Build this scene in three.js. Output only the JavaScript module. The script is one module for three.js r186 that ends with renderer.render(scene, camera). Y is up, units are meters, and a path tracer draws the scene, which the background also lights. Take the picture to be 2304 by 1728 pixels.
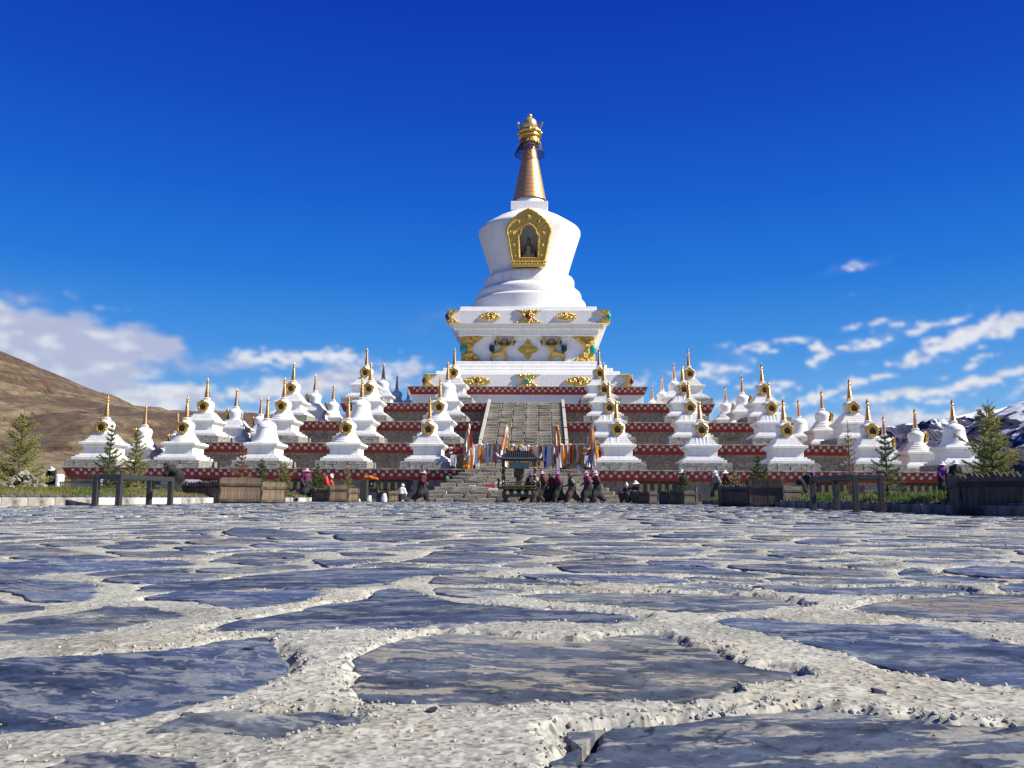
import * as THREE from 'three';
import { mergeGeometries } from 'three/addons/utils/BufferGeometryUtils.js';
import { ConvexGeometry } from 'three/addons/geometries/ConvexGeometry.js';

// ------------------------------------------------------------------ camera, sky, sun, exposure
const scene = new THREE.Scene();
const camera = new THREE.PerspectiveCamera(49.59, 4 / 3, 0.05, 30000);
camera.position.set(0.9965, 0.2, 72);
camera.rotation.order = 'YXZ';
camera.rotation.set(0.14, 0.0341, 0.0074);
const EXPOSURE = 1.6;
const SUN_EL = 38 * Math.PI / 180, SUN_AZ = 24 * Math.PI / 180;   // from the right, a little in front of the facade
const sunDir = new THREE.Vector3(Math.cos(SUN_EL) * Math.cos(SUN_AZ), Math.sin(SUN_EL), Math.cos(SUN_EL) * Math.sin(SUN_AZ));
const sun = new THREE.DirectionalLight(new THREE.Color(1, 0.952, 0.815), 5);
sun.position.copy(sunDir).multiplyScalar(120); sun.target.position.set(0, 0, 20);
sun.castShadow = true; sun.shadow.mapSize.set(4096, 4096); sun.shadow.radius = 1;
Object.assign(sun.shadow.camera, { left: -70, right: 70, top: 70, bottom: -70, near: 1, far: 320 });
scene.add(sun, sun.target);

// ------------------------------------------------------------------ noise
function rng(seed) { let a = seed >>> 0; return () => { a = (a + 0x6D2B79F5) >>> 0; let t = a; t = Math.imul(t ^ (t >>> 15), t | 1); t ^= t + Math.imul(t ^ (t >>> 7), t | 61); return ((t ^ (t >>> 14)) >>> 0) / 4294967296; }; }
const hsh = (x, y) => { let h = Math.imul(x, 374761393) ^ Math.imul(y, 668265263); h = Math.imul(h ^ (h >>> 13), 1274126177); return ((h ^ (h >>> 16)) >>> 0) / 4294967296; };
const mod = (a, n) => ((a % n) + n) % n;
function vn(x, y, per = 0) {
  const xi = Math.floor(x), yi = Math.floor(y), fx = x - xi, fy = y - yi;
  const u = fx * fx * fx * (fx * (fx * 6 - 15) + 10), v = fy * fy * fy * (fy * (fy * 6 - 15) + 10);
  let x0 = xi, x1 = xi + 1, y0 = yi, y1 = yi + 1;
  if (per) { x0 = mod(x0, per); x1 = mod(x1, per); y0 = mod(y0, per); y1 = mod(y1, per); }
  const a = hsh(x0, y0), b = hsh(x1, y0), c = hsh(x0, y1), d = hsh(x1, y1);
  return a + (b - a) * u + (c - a) * v + (a - b - c + d) * u * v;
}
function fbm(x, y, oct = 4, per = 0, gain = 0.5) { let s = 0, a = 1, n = 0, f = 1; for (let i = 0; i < oct; i++) { s += a * vn(x * f + i * (per ? 0 : 17.3), y * f + i * (per ? 0 : 9.1), per ? per * f : 0); n += a; a *= gain; f *= 2; } return s / n; }
const sst = (a, b, x) => { const t = Math.min(1, Math.max(0, (x - a) / (b - a))); return t * t * (3 - 2 * t); };
function fbm2(x, y, oct, px, py, gain = 0.5) { let s = 0, a = 1, n = 0, f = 1; for (let i = 0; i < oct; i++) { const X = x * f, Y = y * f, xi = Math.floor(X), yi = Math.floor(Y), fx = X - xi, fy = Y - yi, u = fx * fx * (3 - 2 * fx), v = fy * fy * (3 - 2 * fy), x0 = mod(xi, px * f), x1 = mod(xi + 1, px * f), y0 = mod(yi, py * f) + i * 7919, y1 = mod(yi + 1, py * f) + i * 7919, A = hsh(x0, y0), B = hsh(x1, y0), C = hsh(x0, y1), D = hsh(x1, y1); s += a * (A + (B - A) * u + (C - A) * v + (A - B - C + D) * u * v); n += a; a *= gain; f *= 2; } return s / n; }
const mix = (a, b, t) => a + (b - a) * t, clamp = (x, a, b) => Math.min(b, Math.max(a, x));
const s2l = c => (c /= 255, c <= 0.04045 ? c / 12.92 : ((c + 0.055) / 1.055) ** 2.4);

// ------------------------------------------------------------------ sky (air and clouds only), computed once as an equirectangular picture
function makeSky() {
  const W = 2048, H = 1024, data = new Float32Array(W * H * 4);
  const stops = [[-90, 150, 165, 185], [-1, 158, 190, 226], [2, 138, 183, 230], [6, 108, 172, 232], [10, 72, 148, 226], [15, 40, 120, 217], [20, 27, 98, 206], [26, 20, 76, 190], [33, 15, 58, 174], [50, 8, 38, 134], [90, 6, 28, 104]]
    .map(([e, r, g, b]) => [e, s2l(r), s2l(g), s2l(b)]);
  // cloud masses: azimuth to the right of -z, elevation, half sizes (degrees), tilt, strength, greyness
  const B = [[-35, 9.3, 5.5, 2.0, 0, 1.1, .8], [-29.5, 9.1, 3.6, 1.6, -.05, 1.0, .85], [-26, 9.4, 2.0, .9, .1, .75, .9], [-33, 6.6, 6, 1.3, 0, .8, .5], [-22, 8.7, 1.9, .55, 0, .5, 1], [-19.7, 9.1, 1.2, .4, 0, .72, .05], [-17.1, 9.5, 1.5, .38, 0, .85, 0], [-14.2, 9.5, 1.6, .5, 0, .78, 0], [-12.6, 8.2, 1.9, 1.0, 0, .78, .5], [-24, 6.6, 3.4, .6, 0, .74, .15], [-18.4, 7.3, 2.6, .6, 0, .72, .15], [-15.5, 7.5, 2.2, .9, 0, .74, .55], [-9.5, 8.6, 1.9, .9, 0, .66, .2], [-20, 5.2, 9, .9, 0, .8, .2], [-6.7, 12.8, 1.4, .4, 0, .45, .6], [-8.1, 11.6, .9, .5, 0, .46, .6],
    [21.2, 15.1, 1.6, .15, .13, .66, 0], [21.0, 13.3, .7, .12, .1, .42, .3], [25, 11.1, 2.0, .28, .14, .9, 0], [22.4, 11.3, 1.1, .25, .1, .72, 0], [20.3, 11.4, .8, .2, .1, .62, 0], [27.9, 10.2, 2.2, .5, .2, 1.05, 0], [31.4, 11.1, 2.4, .55, .22, 1.05, 0], [24.4, 9.2, 1.6, .45, .32, .9, 0], [20.9, 10.1, 1.5, .3, .12, .85, 0], [18.3, 10.2, .9, .35, -.5, .8, 0], [18.9, 9.3, .5, .45, 0, .7, 0], [14.6, 9.9, 1.0, .3, .15, .74, 0], [12.9, 10.5, .5, .22, 0, .66, 0], [16.6, 10.6, .6, .15, 0, .55, 0], [11.9, 8.7, 1.9, .45, .25, .78, 0], [15.9, 7.8, 1.9, .32, .05, .75, 0], [26, 7.1, 3.0, .36, .17, .98, 0], [21.8, 6.5, 2.0, .3, .1, .86, 0], [28.9, 7.7, 1.8, .22, .1, .92, 0], [30.5, 6.9, 1.6, .24, .12, .85, 0], [13.1, 6.5, 2.8, .5, .1, .74, 0], [18.9, 7.1, 2.2, .3, .2, .82, 0], [21.5, 7.9, .9, .16, 0, .62, 0], [24.6, 8.1, .9, .14, .1, .6, 0], [6.5, 8.0, 2, .6, .1, .5, .1], [28.0, 8.7, 1.4, .18, .2, .72, 0], [23, 5.1, 8, .55, .04, .85, .1], [14, 4.9, 7, .6, 0, .74, .1]];
  const D = 180 / Math.PI;
  for (let j = 0; j < H; j++) {
    const el = ((j + 0.5) / H - 0.5) * 180;
    let k = 0; while (k < stops.length - 2 && el > stops[k + 1][0]) k++;
    const t = clamp((el - stops[k][0]) / (stops[k + 1][0] - stops[k][0]), 0, 1);
    const base = [1, 2, 3].map(c => mix(stops[k][c], stops[k + 1][c], t));
    for (let i = 0; i < W; i++) {
      const ph = ((i + 0.5) / W - 0.5) * 2 * Math.PI, az = Math.atan2(Math.cos(ph), -Math.sin(ph)) * D;
      let [r, g, b] = base;
      if (el > 0 && el < 24) {
        const wx = fbm(az * 0.35 + 3, el * 0.8, 3) - 0.5, wy = fbm(az * 0.35 + 40, el * 0.8 + 7, 3) - 0.5;
        const ax = az + wx * 3.2, ey = el + wy * 1.3;
        let m = 0, gr = 0;
        if (Math.abs(az) < 46) for (const q of B) {
          const dx = ax - q[0], dy = ey - q[1], c = Math.cos(q[4]), s = Math.sin(q[4]);
          const d = ((dx * c + dy * s) / q[2]) ** 2 + ((-dx * s + dy * c) / q[3]) ** 2;
          if (d < 6) { const v = q[5] * Math.exp(-d * 0.75); if (v > 0.02) { gr += q[6] * v; m += v; } }
        }
        const grey = m > 0 ? gr / m : 0.2; m = Math.min(m, 1.15);
        const far = sst(34, 46, Math.abs(az));                        // the same kind of cloud goes on all round
        if (far > 0) m = mix(m, sst(0.42, 0.75, fbm(az * 0.09 + 11, el * 0.35, 3)) * sst(14, 9, el) * sst(0, 3, el), far);
        const n = mix(fbm(az * 1.5 + 2, el * 3.4, 6, 0, 0.58), fbm(az * 0.7, el * 1.7, 6, 0, 0.54), Math.min(1, grey * 1.2));
        const soft = grey * (1 - far), dens = sst(0.36 - soft * 0.08, 0.90 + soft * 0.05, m * 0.98 + (n - 0.5) * mix(1.75, 0.8, soft)) * sst(0.06, 0.22, m);
        const veil = 0.16 * m * sst(0.2, 0.8, fbm(az * 0.3, el * 0.7, 3)) + 0.10 * sst(11, 4, el) * fbm(az * 0.12, el * 0.4 + 5, 3);
        const lit = sst(0.25, 0.75, fbm(az * 0.7 + 5, (el + 0.5) * 1.7, 4) + (n - 0.5) * 0.6 + 0.14 - grey * 0.42);
        const cw = [mix(0.50, 0.82, lit), mix(0.53, 0.83, lit), mix(0.68, 0.86, lit)];
        const a = clamp(dens * mix(0.93, 0.85, grey) + veil * (1 - dens), 0, 1);
        r = mix(r, cw[0], a); g = mix(g, cw[1], a); b = mix(b, cw[2], a);
      }
      const o = (j * W + i) * 4; data[o] = r / EXPOSURE; data[o + 1] = g / EXPOSURE; data[o + 2] = b / EXPOSURE; data[o + 3] = 1;
    }
  }
  const tx = new THREE.DataTexture(data, W, H, THREE.RGBAFormat, THREE.FloatType);
  tx.mapping = THREE.EquirectangularReflectionMapping; tx.colorSpace = THREE.LinearSRGBColorSpace;
  tx.magFilter = tx.minFilter = THREE.LinearFilter; tx.needsUpdate = true; return tx;
}
const skyTex = makeSky();
scene.background = skyTex; scene.environment = skyTex;
const renderer = new THREE.WebGLRenderer({ antialias: true });
renderer.toneMapping = THREE.LinearToneMapping; renderer.toneMappingExposure = EXPOSURE;
renderer.shadowMap.enabled = true; renderer.setSize(1024, 768);

// ------------------------------------------------------------------ object helpers
const used = {};
const numbered = n => { const k = used[n] = (used[n] ?? -1) + 1; return k ? `${n}_${String(k).padStart(3, '0')}` : n; };
function mesh(name, geo, mat, parent) { const m = new THREE.Mesh(geo, mat); m.name = name; parent.add(m); return m; }
function thing(name, label, category, pos = [0, 0, 0], turn = 0, group) {
  const o = new THREE.Group(); o.name = numbered(name); o.position.set(...pos); o.rotation.y = turn;
  o.userData = { label, category }; if (group) o.userData.group = group; scene.add(o); return o;
}
function single(name, geo, mat, label, category, pos = [0, 0, 0], turn = 0, group) { const m = new THREE.Mesh(geo, mat); m.name = numbered(name); m.position.set(...pos); m.rotation.y = turn; m.userData = { label, category }; if (group) m.userData.group = group; scene.add(m); return m; }
function structure(name, geo, mat) { const m = new THREE.Mesh(geo, mat); m.name = name; m.userData.kind = 'structure'; scene.add(m); return m; }
function copyOf(proto, label, pos, turn, group, scale) { const c = proto.clone(); c.name = numbered(proto.userData.base); c.position.set(...pos); c.rotation.y = turn; if (scale) c.scale.setScalar(scale); c.userData = { label, category: proto.userData.category, group }; scene.add(c); return c; }
const ORD = ['first', 'second', 'third', 'fourth', 'fifth', 'sixth', 'seventh', 'eighth', 'ninth', 'tenth', 'eleventh', 'twelfth', 'thirteenth', 'fourteenth', 'fifteenth', 'sixteenth', 'seventeenth', 'eighteenth', 'nineteenth', 'twentieth'];
function ordinal(i) { if (i < 20) return ORD[i]; const t = ['', '', 'twenty', 'thirty', 'forty', 'fifty', 'sixty', 'seventy'][Math.floor((i + 1) / 10)]; const u = (i + 1) % 10; return u ? `${t}-${ORD[u - 1]}` : t.replace('y', 'ieth'); }

// ------------------------------------------------------------------ geometry helpers (every geometry: non-indexed, position + normal + uv in metres)
function boxUV(g, off = 0) {
  const p = g.attributes.position, uv = new Float32Array(p.count * 2), a = new THREE.Vector3(), b = new THREE.Vector3(), c = new THREE.Vector3();
  for (let i = 0; i < p.count; i += 3) {
    a.fromBufferAttribute(p, i); b.fromBufferAttribute(p, i + 1).sub(a); c.fromBufferAttribute(p, i + 2).sub(a); b.cross(c);
    const x = Math.abs(b.x), y = Math.abs(b.y), z = Math.abs(b.z);
    for (let k = 0; k < 3; k++) { const X = p.getX(i + k), Y = p.getY(i + k), Z = p.getZ(i + k), o = (i + k) * 2; if (y >= x && y >= z) { uv[o] = X + off; uv[o + 1] = Z; } else if (x >= z) { uv[o] = Z + off; uv[o + 1] = Y; } else { uv[o] = X + off; uv[o + 1] = Y; } }
  }
  g.setAttribute('uv', new THREE.BufferAttribute(uv, 2)); return g;
}
function N(g, off) { let h = g.index ? g.toNonIndexed() : g; for (const k of Object.keys(h.attributes)) if (!['position', 'normal'].includes(k)) h.deleteAttribute(k); if (!h.attributes.normal) h.computeVertexNormals(); return boxUV(h, off); }
const M4 = (x, y, z, rx = 0, ry = 0, rz = 0, s = 1) => new THREE.Matrix4().compose(new THREE.Vector3(x, y, z), new THREE.Quaternion().setFromEuler(new THREE.Euler(rx, ry, rz)), Array.isArray(s) ? new THREE.Vector3(...s) : new THREE.Vector3(s, s, s));
const at = (g, ...a) => g.applyMatrix4(M4(...a));
function chamfer(w, h, d, c = 0.01, jit = 0, r = null) {
  const pts = [];
  for (const sx of [-1, 1]) for (const sy of [-1, 1]) for (const sz of [-1, 1]) {
    const j = () => jit && r ? (r() - 0.5) * jit : 0, jx = j(), jy = j(), jz = j();
    pts.push(new THREE.Vector3(sx * w / 2 + jx, sy * (h / 2 - c) + jy, sz * (d / 2 - c) + jz), new THREE.Vector3(sx * (w / 2 - c) + jx, sy * h / 2 + jy, sz * (d / 2 - c) + jz), new THREE.Vector3(sx * (w / 2 - c) + jx, sy * (h / 2 - c) + jy, sz * d / 2 + jz));
  }
  return N(new ConvexGeometry(pts));
}
const box = (w, h, d, x = 0, y = 0, z = 0) => N(new THREE.BoxGeometry(w, h, d).translate(x, y, z));
const cbox = (w, h, d, x, y, z, c = 0.02) => { const g = chamfer(w, h, d, c); g.translate(x, y, z); return boxUV(g); };
const merge = l => mergeGeometries(l);
function lathe(pts, seg = 32, uvs = true) { const g = new THREE.LatheGeometry(pts.map(([r, y]) => new THREE.Vector2(Math.max(r, 0.0001), y)), seg); const h = g.toNonIndexed(); const uv = h.attributes.uv, p = h.attributes.position; let rm = 0; for (const q of pts) rm = Math.max(rm, q[0]); for (let i = 0; i < uv.count; i++) uv.setXY(i, uv.getX(i) * Math.max(1, Math.round(rm * 6.28)), p.getY(i)); return h; }
function facet(pts, seg = 24) { const g = lathe(pts, seg); g.computeVertexNormals(); return g; }
function frustum(w0, w1, h, y = 0) { // square frustum, half widths
  const s = Math.SQRT2, g = new THREE.CylinderGeometry(w1 * s, w0 * s, h, 4, 1).toNonIndexed(); g.rotateY(Math.PI / 4); g.translate(0, y + h / 2, 0); g.computeVertexNormals(); return N(g);
}
function tubeBetween(a, b, ra, rb, seg = 6) { const A = new THREE.Vector3(...a), B = new THREE.Vector3(...b), d = B.clone().sub(A), g = new THREE.CylinderGeometry(rb, ra, d.length(), seg, 1); g.translate(0, d.length() / 2, 0); g.applyQuaternion(new THREE.Quaternion().setFromUnitVectors(new THREE.Vector3(0, 1, 0), d.normalize())); g.translate(A.x, A.y, A.z); return N(g); }
const ball = (r, x, y, z, sx = 1, sy = 1, sz = 1, w = 8, h = 6) => N(new THREE.SphereGeometry(r, w, h).scale(sx, sy, sz).translate(x, y, z));
function shapeOf(pts) { const s = new THREE.Shape(); pts.forEach(([x, y], i) => i ? s.lineTo(x, y) : s.moveTo(x, y)); s.closePath(); return s; }
const extrude = (s, d, bevel = 0) => N(new THREE.ExtrudeGeometry(s, { depth: d, bevelEnabled: bevel > 0, bevelSize: bevel, bevelThickness: bevel, bevelSegments: 1, curveSegments: 10 }));

// smooth solid from tapered bones: distance field meshed with surface nets (one continuous surface)
function solid(bones, cell, k = 0.03, paint = null, clip = null) {
  let lo = [1e9, 1e9, 1e9], hi = [-1e9, -1e9, -1e9];
  for (const b of bones) for (let e = 0; e < 2; e++) for (let c = 0; c < 3; c++) { const v = b[e * 4 + c], r = b[e * 4 + 3] + cell * 2 + k * 0.5; lo[c] = Math.min(lo[c], v - r); hi[c] = Math.max(hi[c], v + r); }
  const n = [0, 1, 2].map(c => Math.ceil((hi[c] - lo[c]) / cell) + 1), [nx, ny, nz] = n, F = new Float32Array(nx * ny * nz);
  const f = (x, y, z) => {
    let d = 1e3;
    for (const b of bones) {
      const ex = b[4] - b[0], ey = b[5] - b[1], ez = b[6] - b[2], px = x - b[0], py = y - b[1], pz = z - b[2], l = ex * ex + ey * ey + ez * ez;
      const t = l > 0 ? clamp((px * ex + py * ey + pz * ez) / l, 0, 1) : 0, q = Math.hypot(px - ex * t, (py - ey * t), pz - ez * t) - mix(b[3], b[7], t);
      if (q < d + k) { const h = Math.max(k - Math.abs(d - q), 0) / k; d = Math.min(d, q) - h * h * k * 0.25; }
    }
    return clip ? Math.max(d, clip(x, y, z)) : d;
  };
  let o = 0; for (let z = 0; z < nz; z++) for (let y = 0; y < ny; y++) for (let x = 0; x < nx; x++) F[o++] = f(lo[0] + x * cell, lo[1] + y * cell, lo[2] + z * cell);
  const V = [], id = new Int32Array(nx * ny * nz).fill(-1), I = (x, y, z) => x + nx * (y + ny * z);
  for (let z = 0; z < nz - 1; z++) for (let y = 0; y < ny - 1; y++) for (let x = 0; x < nx - 1; x++) {
    let s = 0, cx = 0, cy = 0, cz = 0; const v = [];
    for (let c = 0; c < 8; c++) v.push(F[I(x + (c & 1), y + ((c >> 1) & 1), z + (c >> 2))]);
    for (let a = 0; a < 8; a++) for (const bit of [1, 2, 4]) { const b = a | bit; if (b === a) continue; if ((v[a] < 0) !== (v[b] < 0)) { const t = v[a] / (v[a] - v[b]); cx += (a & 1) + (bit === 1 ? t : 0); cy += ((a >> 1) & 1) + (bit === 2 ? t : 0); cz += (a >> 2) + (bit === 4 ? t : 0); s++; } }
    if (s) { id[I(x, y, z)] = V.length / 3; V.push(lo[0] + (x + cx / s) * cell, lo[1] + (y + cy / s) * cell, lo[2] + (z + cz / s) * cell); }
  }
  const T = [], quad = (a, b, c, d, fl) => { if (a < 0 || b < 0 || c < 0 || d < 0) return; fl ? T.push(a, b, c, a, c, d) : T.push(a, c, b, a, d, c); };
  for (let z = 1; z < nz - 1; z++) for (let y = 1; y < ny - 1; y++) for (let x = 1; x < nx - 1; x++) {
    const i = F[I(x, y, z)] < 0;
    if (i !== (F[I(x + 1, y, z)] < 0)) quad(id[I(x, y - 1, z - 1)], id[I(x, y, z - 1)], id[I(x, y, z)], id[I(x, y - 1, z)], i);
    if (i !== (F[I(x, y + 1, z)] < 0)) quad(id[I(x - 1, y, z - 1)], id[I(x - 1, y, z)], id[I(x, y, z)], id[I(x, y, z - 1)], i);
    if (i !== (F[I(x, y, z + 1)] < 0)) quad(id[I(x - 1, y - 1, z)], id[I(x, y - 1, z)], id[I(x, y, z)], id[I(x - 1, y, z)], i);
  }
  const g = new THREE.BufferGeometry(); g.setAttribute('position', new THREE.Float32BufferAttribute(V, 3)); g.setIndex(T); g.computeVertexNormals();
  const h = g.toNonIndexed();
  if (paint) { const p = h.attributes.position, c = new Float32Array(p.count * 3); for (let i = 0; i < p.count; i++) c.set(paint(p.getX(i), p.getY(i), p.getZ(i)), i * 3); h.setAttribute('color', new THREE.BufferAttribute(c, 3)); }
  return h;
}

// ------------------------------------------------------------------ textures and materials (colours are linear base colours)
const l2s = c => Math.round(255 * (c <= 0.0031308 ? 12.92 * c : 1.055 * clamp(c, 0, 1) ** (1 / 2.4) - 0.055));
function tex(size, metres, fn, colour = true) {
  const d = new Uint8Array(size * size * 4);
  for (let j = 0; j < size; j++) for (let i = 0; i < size; i++) { const v = fn(i / size, j / size), o = (j * size + i) * 4; if (colour) { d[o] = l2s(v[0]); d[o + 1] = l2s(v[1]); d[o + 2] = l2s(v[2]); } else d[o] = d[o + 1] = d[o + 2] = clamp(Math.round(v * 255), 0, 255); d[o + 3] = 255; }
  const t = new THREE.DataTexture(d, size, size, THREE.RGBAFormat); t.colorSpace = colour ? THREE.SRGBColorSpace : THREE.NoColorSpace;
  t.wrapS = t.wrapT = THREE.RepeatWrapping; t.magFilter = THREE.LinearFilter; t.minFilter = THREE.LinearMipmapLinearFilter; t.generateMipmaps = true; t.repeat.set(1 / metres, 1 / metres); t.needsUpdate = true; return t;
}
const L = (r, g, b) => new THREE.Color().setRGB(r, g, b);
const std = (color, roughness, extra = {}) => new THREE.MeshStandardMaterial({ color, roughness, metalness: 0, side: THREE.DoubleSide, ...extra });
const white1 = L(1, 1, 1);
const T = {};
T.paint = tex(512, 4, (u, v) => { const n = fbm(u * 6, v * 6, 5, 6), s = fbm(u * 40, v * 3 + 3, 3, 8), d = sst(0.62, 0.8, fbm(u * 10 + 4, v * 10, 4, 10)); const dr = sst(0.56, 0.72, s) * sst(0.40, 0.60, fbm(u * 9, v * 4 + 2, 4, 1 * 9 * 0 || 0)), k = 0.81 + (n - 0.5) * 0.10 - dr * 0.09; return [k * (1 - d * 0.06), k * (0.995 - d * 0.075), k * (0.985 - d * 0.10)]; });
T.paintBump = tex(256, 1.5, (u, v) => fbm(u * 14, v * 14, 4, 14), false);
T.wall = tex(512, 2.2, (u, v) => { const n = fbm(u * 8, v * 8, 5, 8), f = vn(u * 180, v * 180, 180), d = sst(0.5, 0.75, fbm(u * 5 + 9, v * 5, 4, 5)); const k = 0.62 + (n - 0.5) * 0.9 + (f - 0.5) * 0.35; return [k * mix(0.9, 1, d), k * mix(0.9, 0.94, d), k * mix(0.9, 0.8, d)]; });
T.wallBump = tex(256, 1.1, (u, v) => 0.7 * fbm(u * 9, v * 9, 5, 9) + 0.3 * vn(u * 90, v * 90, 90), false);
T.red = tex(256, 2.5, (u, v) => { const n = fbm(u * 7, v * 7, 5, 7), w = sst(0.66, 0.8, fbm(u * 18, v * 18 + 3, 4, 18)); const k = 0.85 + (n - 0.5) * 0.5; return [mix(0.36 * k, 0.30, w), mix(0.032 * k, 0.07, w), mix(0.026 * k, 0.05, w)]; });
T.wood = tex(512, 1.2, (u, v) => { const g = fbm(u * 60, v * 5, 5, 5), n = fbm(u * 4, v * 4, 4, 4); const k = 0.5 + (g - 0.5) * 0.8 + (n - 0.5) * 0.6; return [k, k * 0.92, k * 0.84]; });
T.lump = tex(256, 0.5, (u, v) => fbm(u * 8, v * 8, 4, 8), false);
const W = {};
W.white = std(white1, 0.75, { map: T.paint, bumpMap: T.paintBump, bumpScale: 0.006 });
W.whites = [[0.37, 0.11, 1, 1, 0.99], [0.71, 0.53, 0.97, 0.965, 0.94], [0.13, 0.83, 0.985, 0.985, 0.985]].map(([a, b, r, g, bl]) => { const m = T.paint.clone(); m.offset.set(a, b); m.needsUpdate = true; return std(L(r, g, bl), 0.75, { map: m, bumpMap: T.paintBump, bumpScale: 0.006 }); });
W.walls = [[0.66, 0.56, 0.42], [0.60, 0.53, 0.42], [0.72, 0.59, 0.43], [0.57, 0.48, 0.37], [0.63, 0.57, 0.47]].map(c => std(L(...c), 0.92, { map: T.wall, bumpMap: T.wallBump, bumpScale: 0.03 }));
W.greys = [[0.62, 0.60, 0.56], [0.56, 0.54, 0.51], [0.68, 0.65, 0.58]].map(c => std(L(...c), 0.92, { map: T.wall, bumpMap: T.wallBump, bumpScale: 0.035 }));
W.core = std(L(0.24, 0.215, 0.18), 0.95, { map: T.wall });
W.cap = std(L(0.52, 0.50, 0.46), 0.85, { map: T.wall, bumpMap: T.wallBump, bumpScale: 0.01 });
W.red = std(white1, 0.7, { map: T.red });
W.dot = std(L(0.70, 0.68, 0.64), 0.8, { map: T.paint });
W.gold = new THREE.MeshStandardMaterial({ color: L(0.86, 0.58, 0.17), metalness: 1, roughness: 0.33, side: THREE.DoubleSide });
W.goldDull = new THREE.MeshStandardMaterial({ color: L(0.66, 0.45, 0.11), metalness: 0.35, roughness: 0.45, bumpMap: T.lump, bumpScale: 0.06, side: THREE.DoubleSide });
W.copper = new THREE.MeshStandardMaterial({ color: L(0.78, 0.40, 0.20), metalness: 1, roughness: 0.36, side: THREE.DoubleSide });
W.spire = new THREE.MeshStandardMaterial({ color: L(0.74, 0.44, 0.19), metalness: 1, roughness: 0.38, side: THREE.DoubleSide });
W.dark = std(L(0.02, 0.019, 0.018), 0.8);
W.turq = std(L(0.02, 0.33, 0.29), 0.25); W.ruby = std(L(0.16, 0.006, 0.02), 0.2); W.green = std(L(0.012, 0.05, 0.035), 0.6); W.blue = std(L(0.015, 0.025, 0.12), 0.4);
W.woods = [[0.28, 0.215, 0.155], [0.24, 0.185, 0.14], [0.32, 0.24, 0.17], [0.20, 0.16, 0.13]].map(c => std(L(...c), 0.85, { map: T.wood }));
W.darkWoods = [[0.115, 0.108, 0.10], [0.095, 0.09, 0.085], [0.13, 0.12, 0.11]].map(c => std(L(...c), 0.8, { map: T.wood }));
W.iron = std(L(0.028, 0.03, 0.034), 0.55);
const gy = z => clamp((60 - z) / 28, 0, 1) * 0.12;                     // the square rises a little towards the steps

// ================================================================== SETTING: terrain, hills, plaza
{ // open ground to the horizon
  T.steppe = tex(512, 40, (u, v) => { const n = fbm(u * 10, v * 10, 6, 10), p = sst(0.45, 0.7, fbm(u * 5 + 3, v * 5, 4, 5)); const k = 0.75 + (n - 0.5) * 0.7; return [mix(0.20, 0.15, p) * k, mix(0.165, 0.145, p) * k, mix(0.10, 0.07, p) * k]; });
  const g = new THREE.PlaneGeometry(26000, 26000); g.rotateX(-Math.PI / 2); g.translate(0, -0.12, -4000);
  structure('ground', N(g), std(white1, 0.95, { map: T.steppe }));
}
function terrain(name, xs, zs, hf, cf, m) {
  const nx = xs.length, nz = zs.length, P = new Float32Array(nx * nz * 3), C = new Float32Array(nx * nz * 3), I = [];
  for (let j = 0; j < nz; j++) for (let i = 0; i < nx; i++) { const o = (j * nx + i) * 3; P[o] = xs[i]; P[o + 2] = zs[j]; P[o + 1] = hf(xs[i], zs[j]); }
  for (let j = 0; j < nz - 1; j++) for (let i = 0; i < nx - 1; i++) { const a = j * nx + i; I.push(a, a + nx, a + 1, a + 1, a + nx, a + nx + 1); }
  const g = new THREE.BufferGeometry(); g.setAttribute('position', new THREE.BufferAttribute(P, 3)); g.setIndex(I); g.computeVertexNormals();
  const nm = g.attributes.normal; for (let i = 0; i < nx * nz; i++) C.set(cf(P[i * 3], P[i * 3 + 1], P[i * 3 + 2], Math.abs(nm.getY(i))), i * 3);
  const UV = new Float32Array(nx * nz * 2); for (let i = 0; i < nx * nz; i++) { UV[i * 2] = P[i * 3]; UV[i * 2 + 1] = P[i * 3 + 2] + P[i * 3 + 1] * 0.6; } g.setAttribute('uv', new THREE.BufferAttribute(UV, 2));
  g.setAttribute('color', new THREE.BufferAttribute(C, 3)); return structure(name, g, m ?? std(white1, 0.95, { vertexColors: true }));
}
const span = (a, b, n) => Array.from({ length: n }, (_, i) => a + (b - a) * i / (n - 1));
const interp = (t, x) => { if (x <= t[0][0]) return t[0][1]; for (let i = 1; i < t.length; i++) if (x <= t[i][0]) return mix(t[i - 1][1], t[i][1], (x - t[i - 1][0]) / (t[i][0] - t[i - 1][0])); return t[t.length - 1][1]; };
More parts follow.
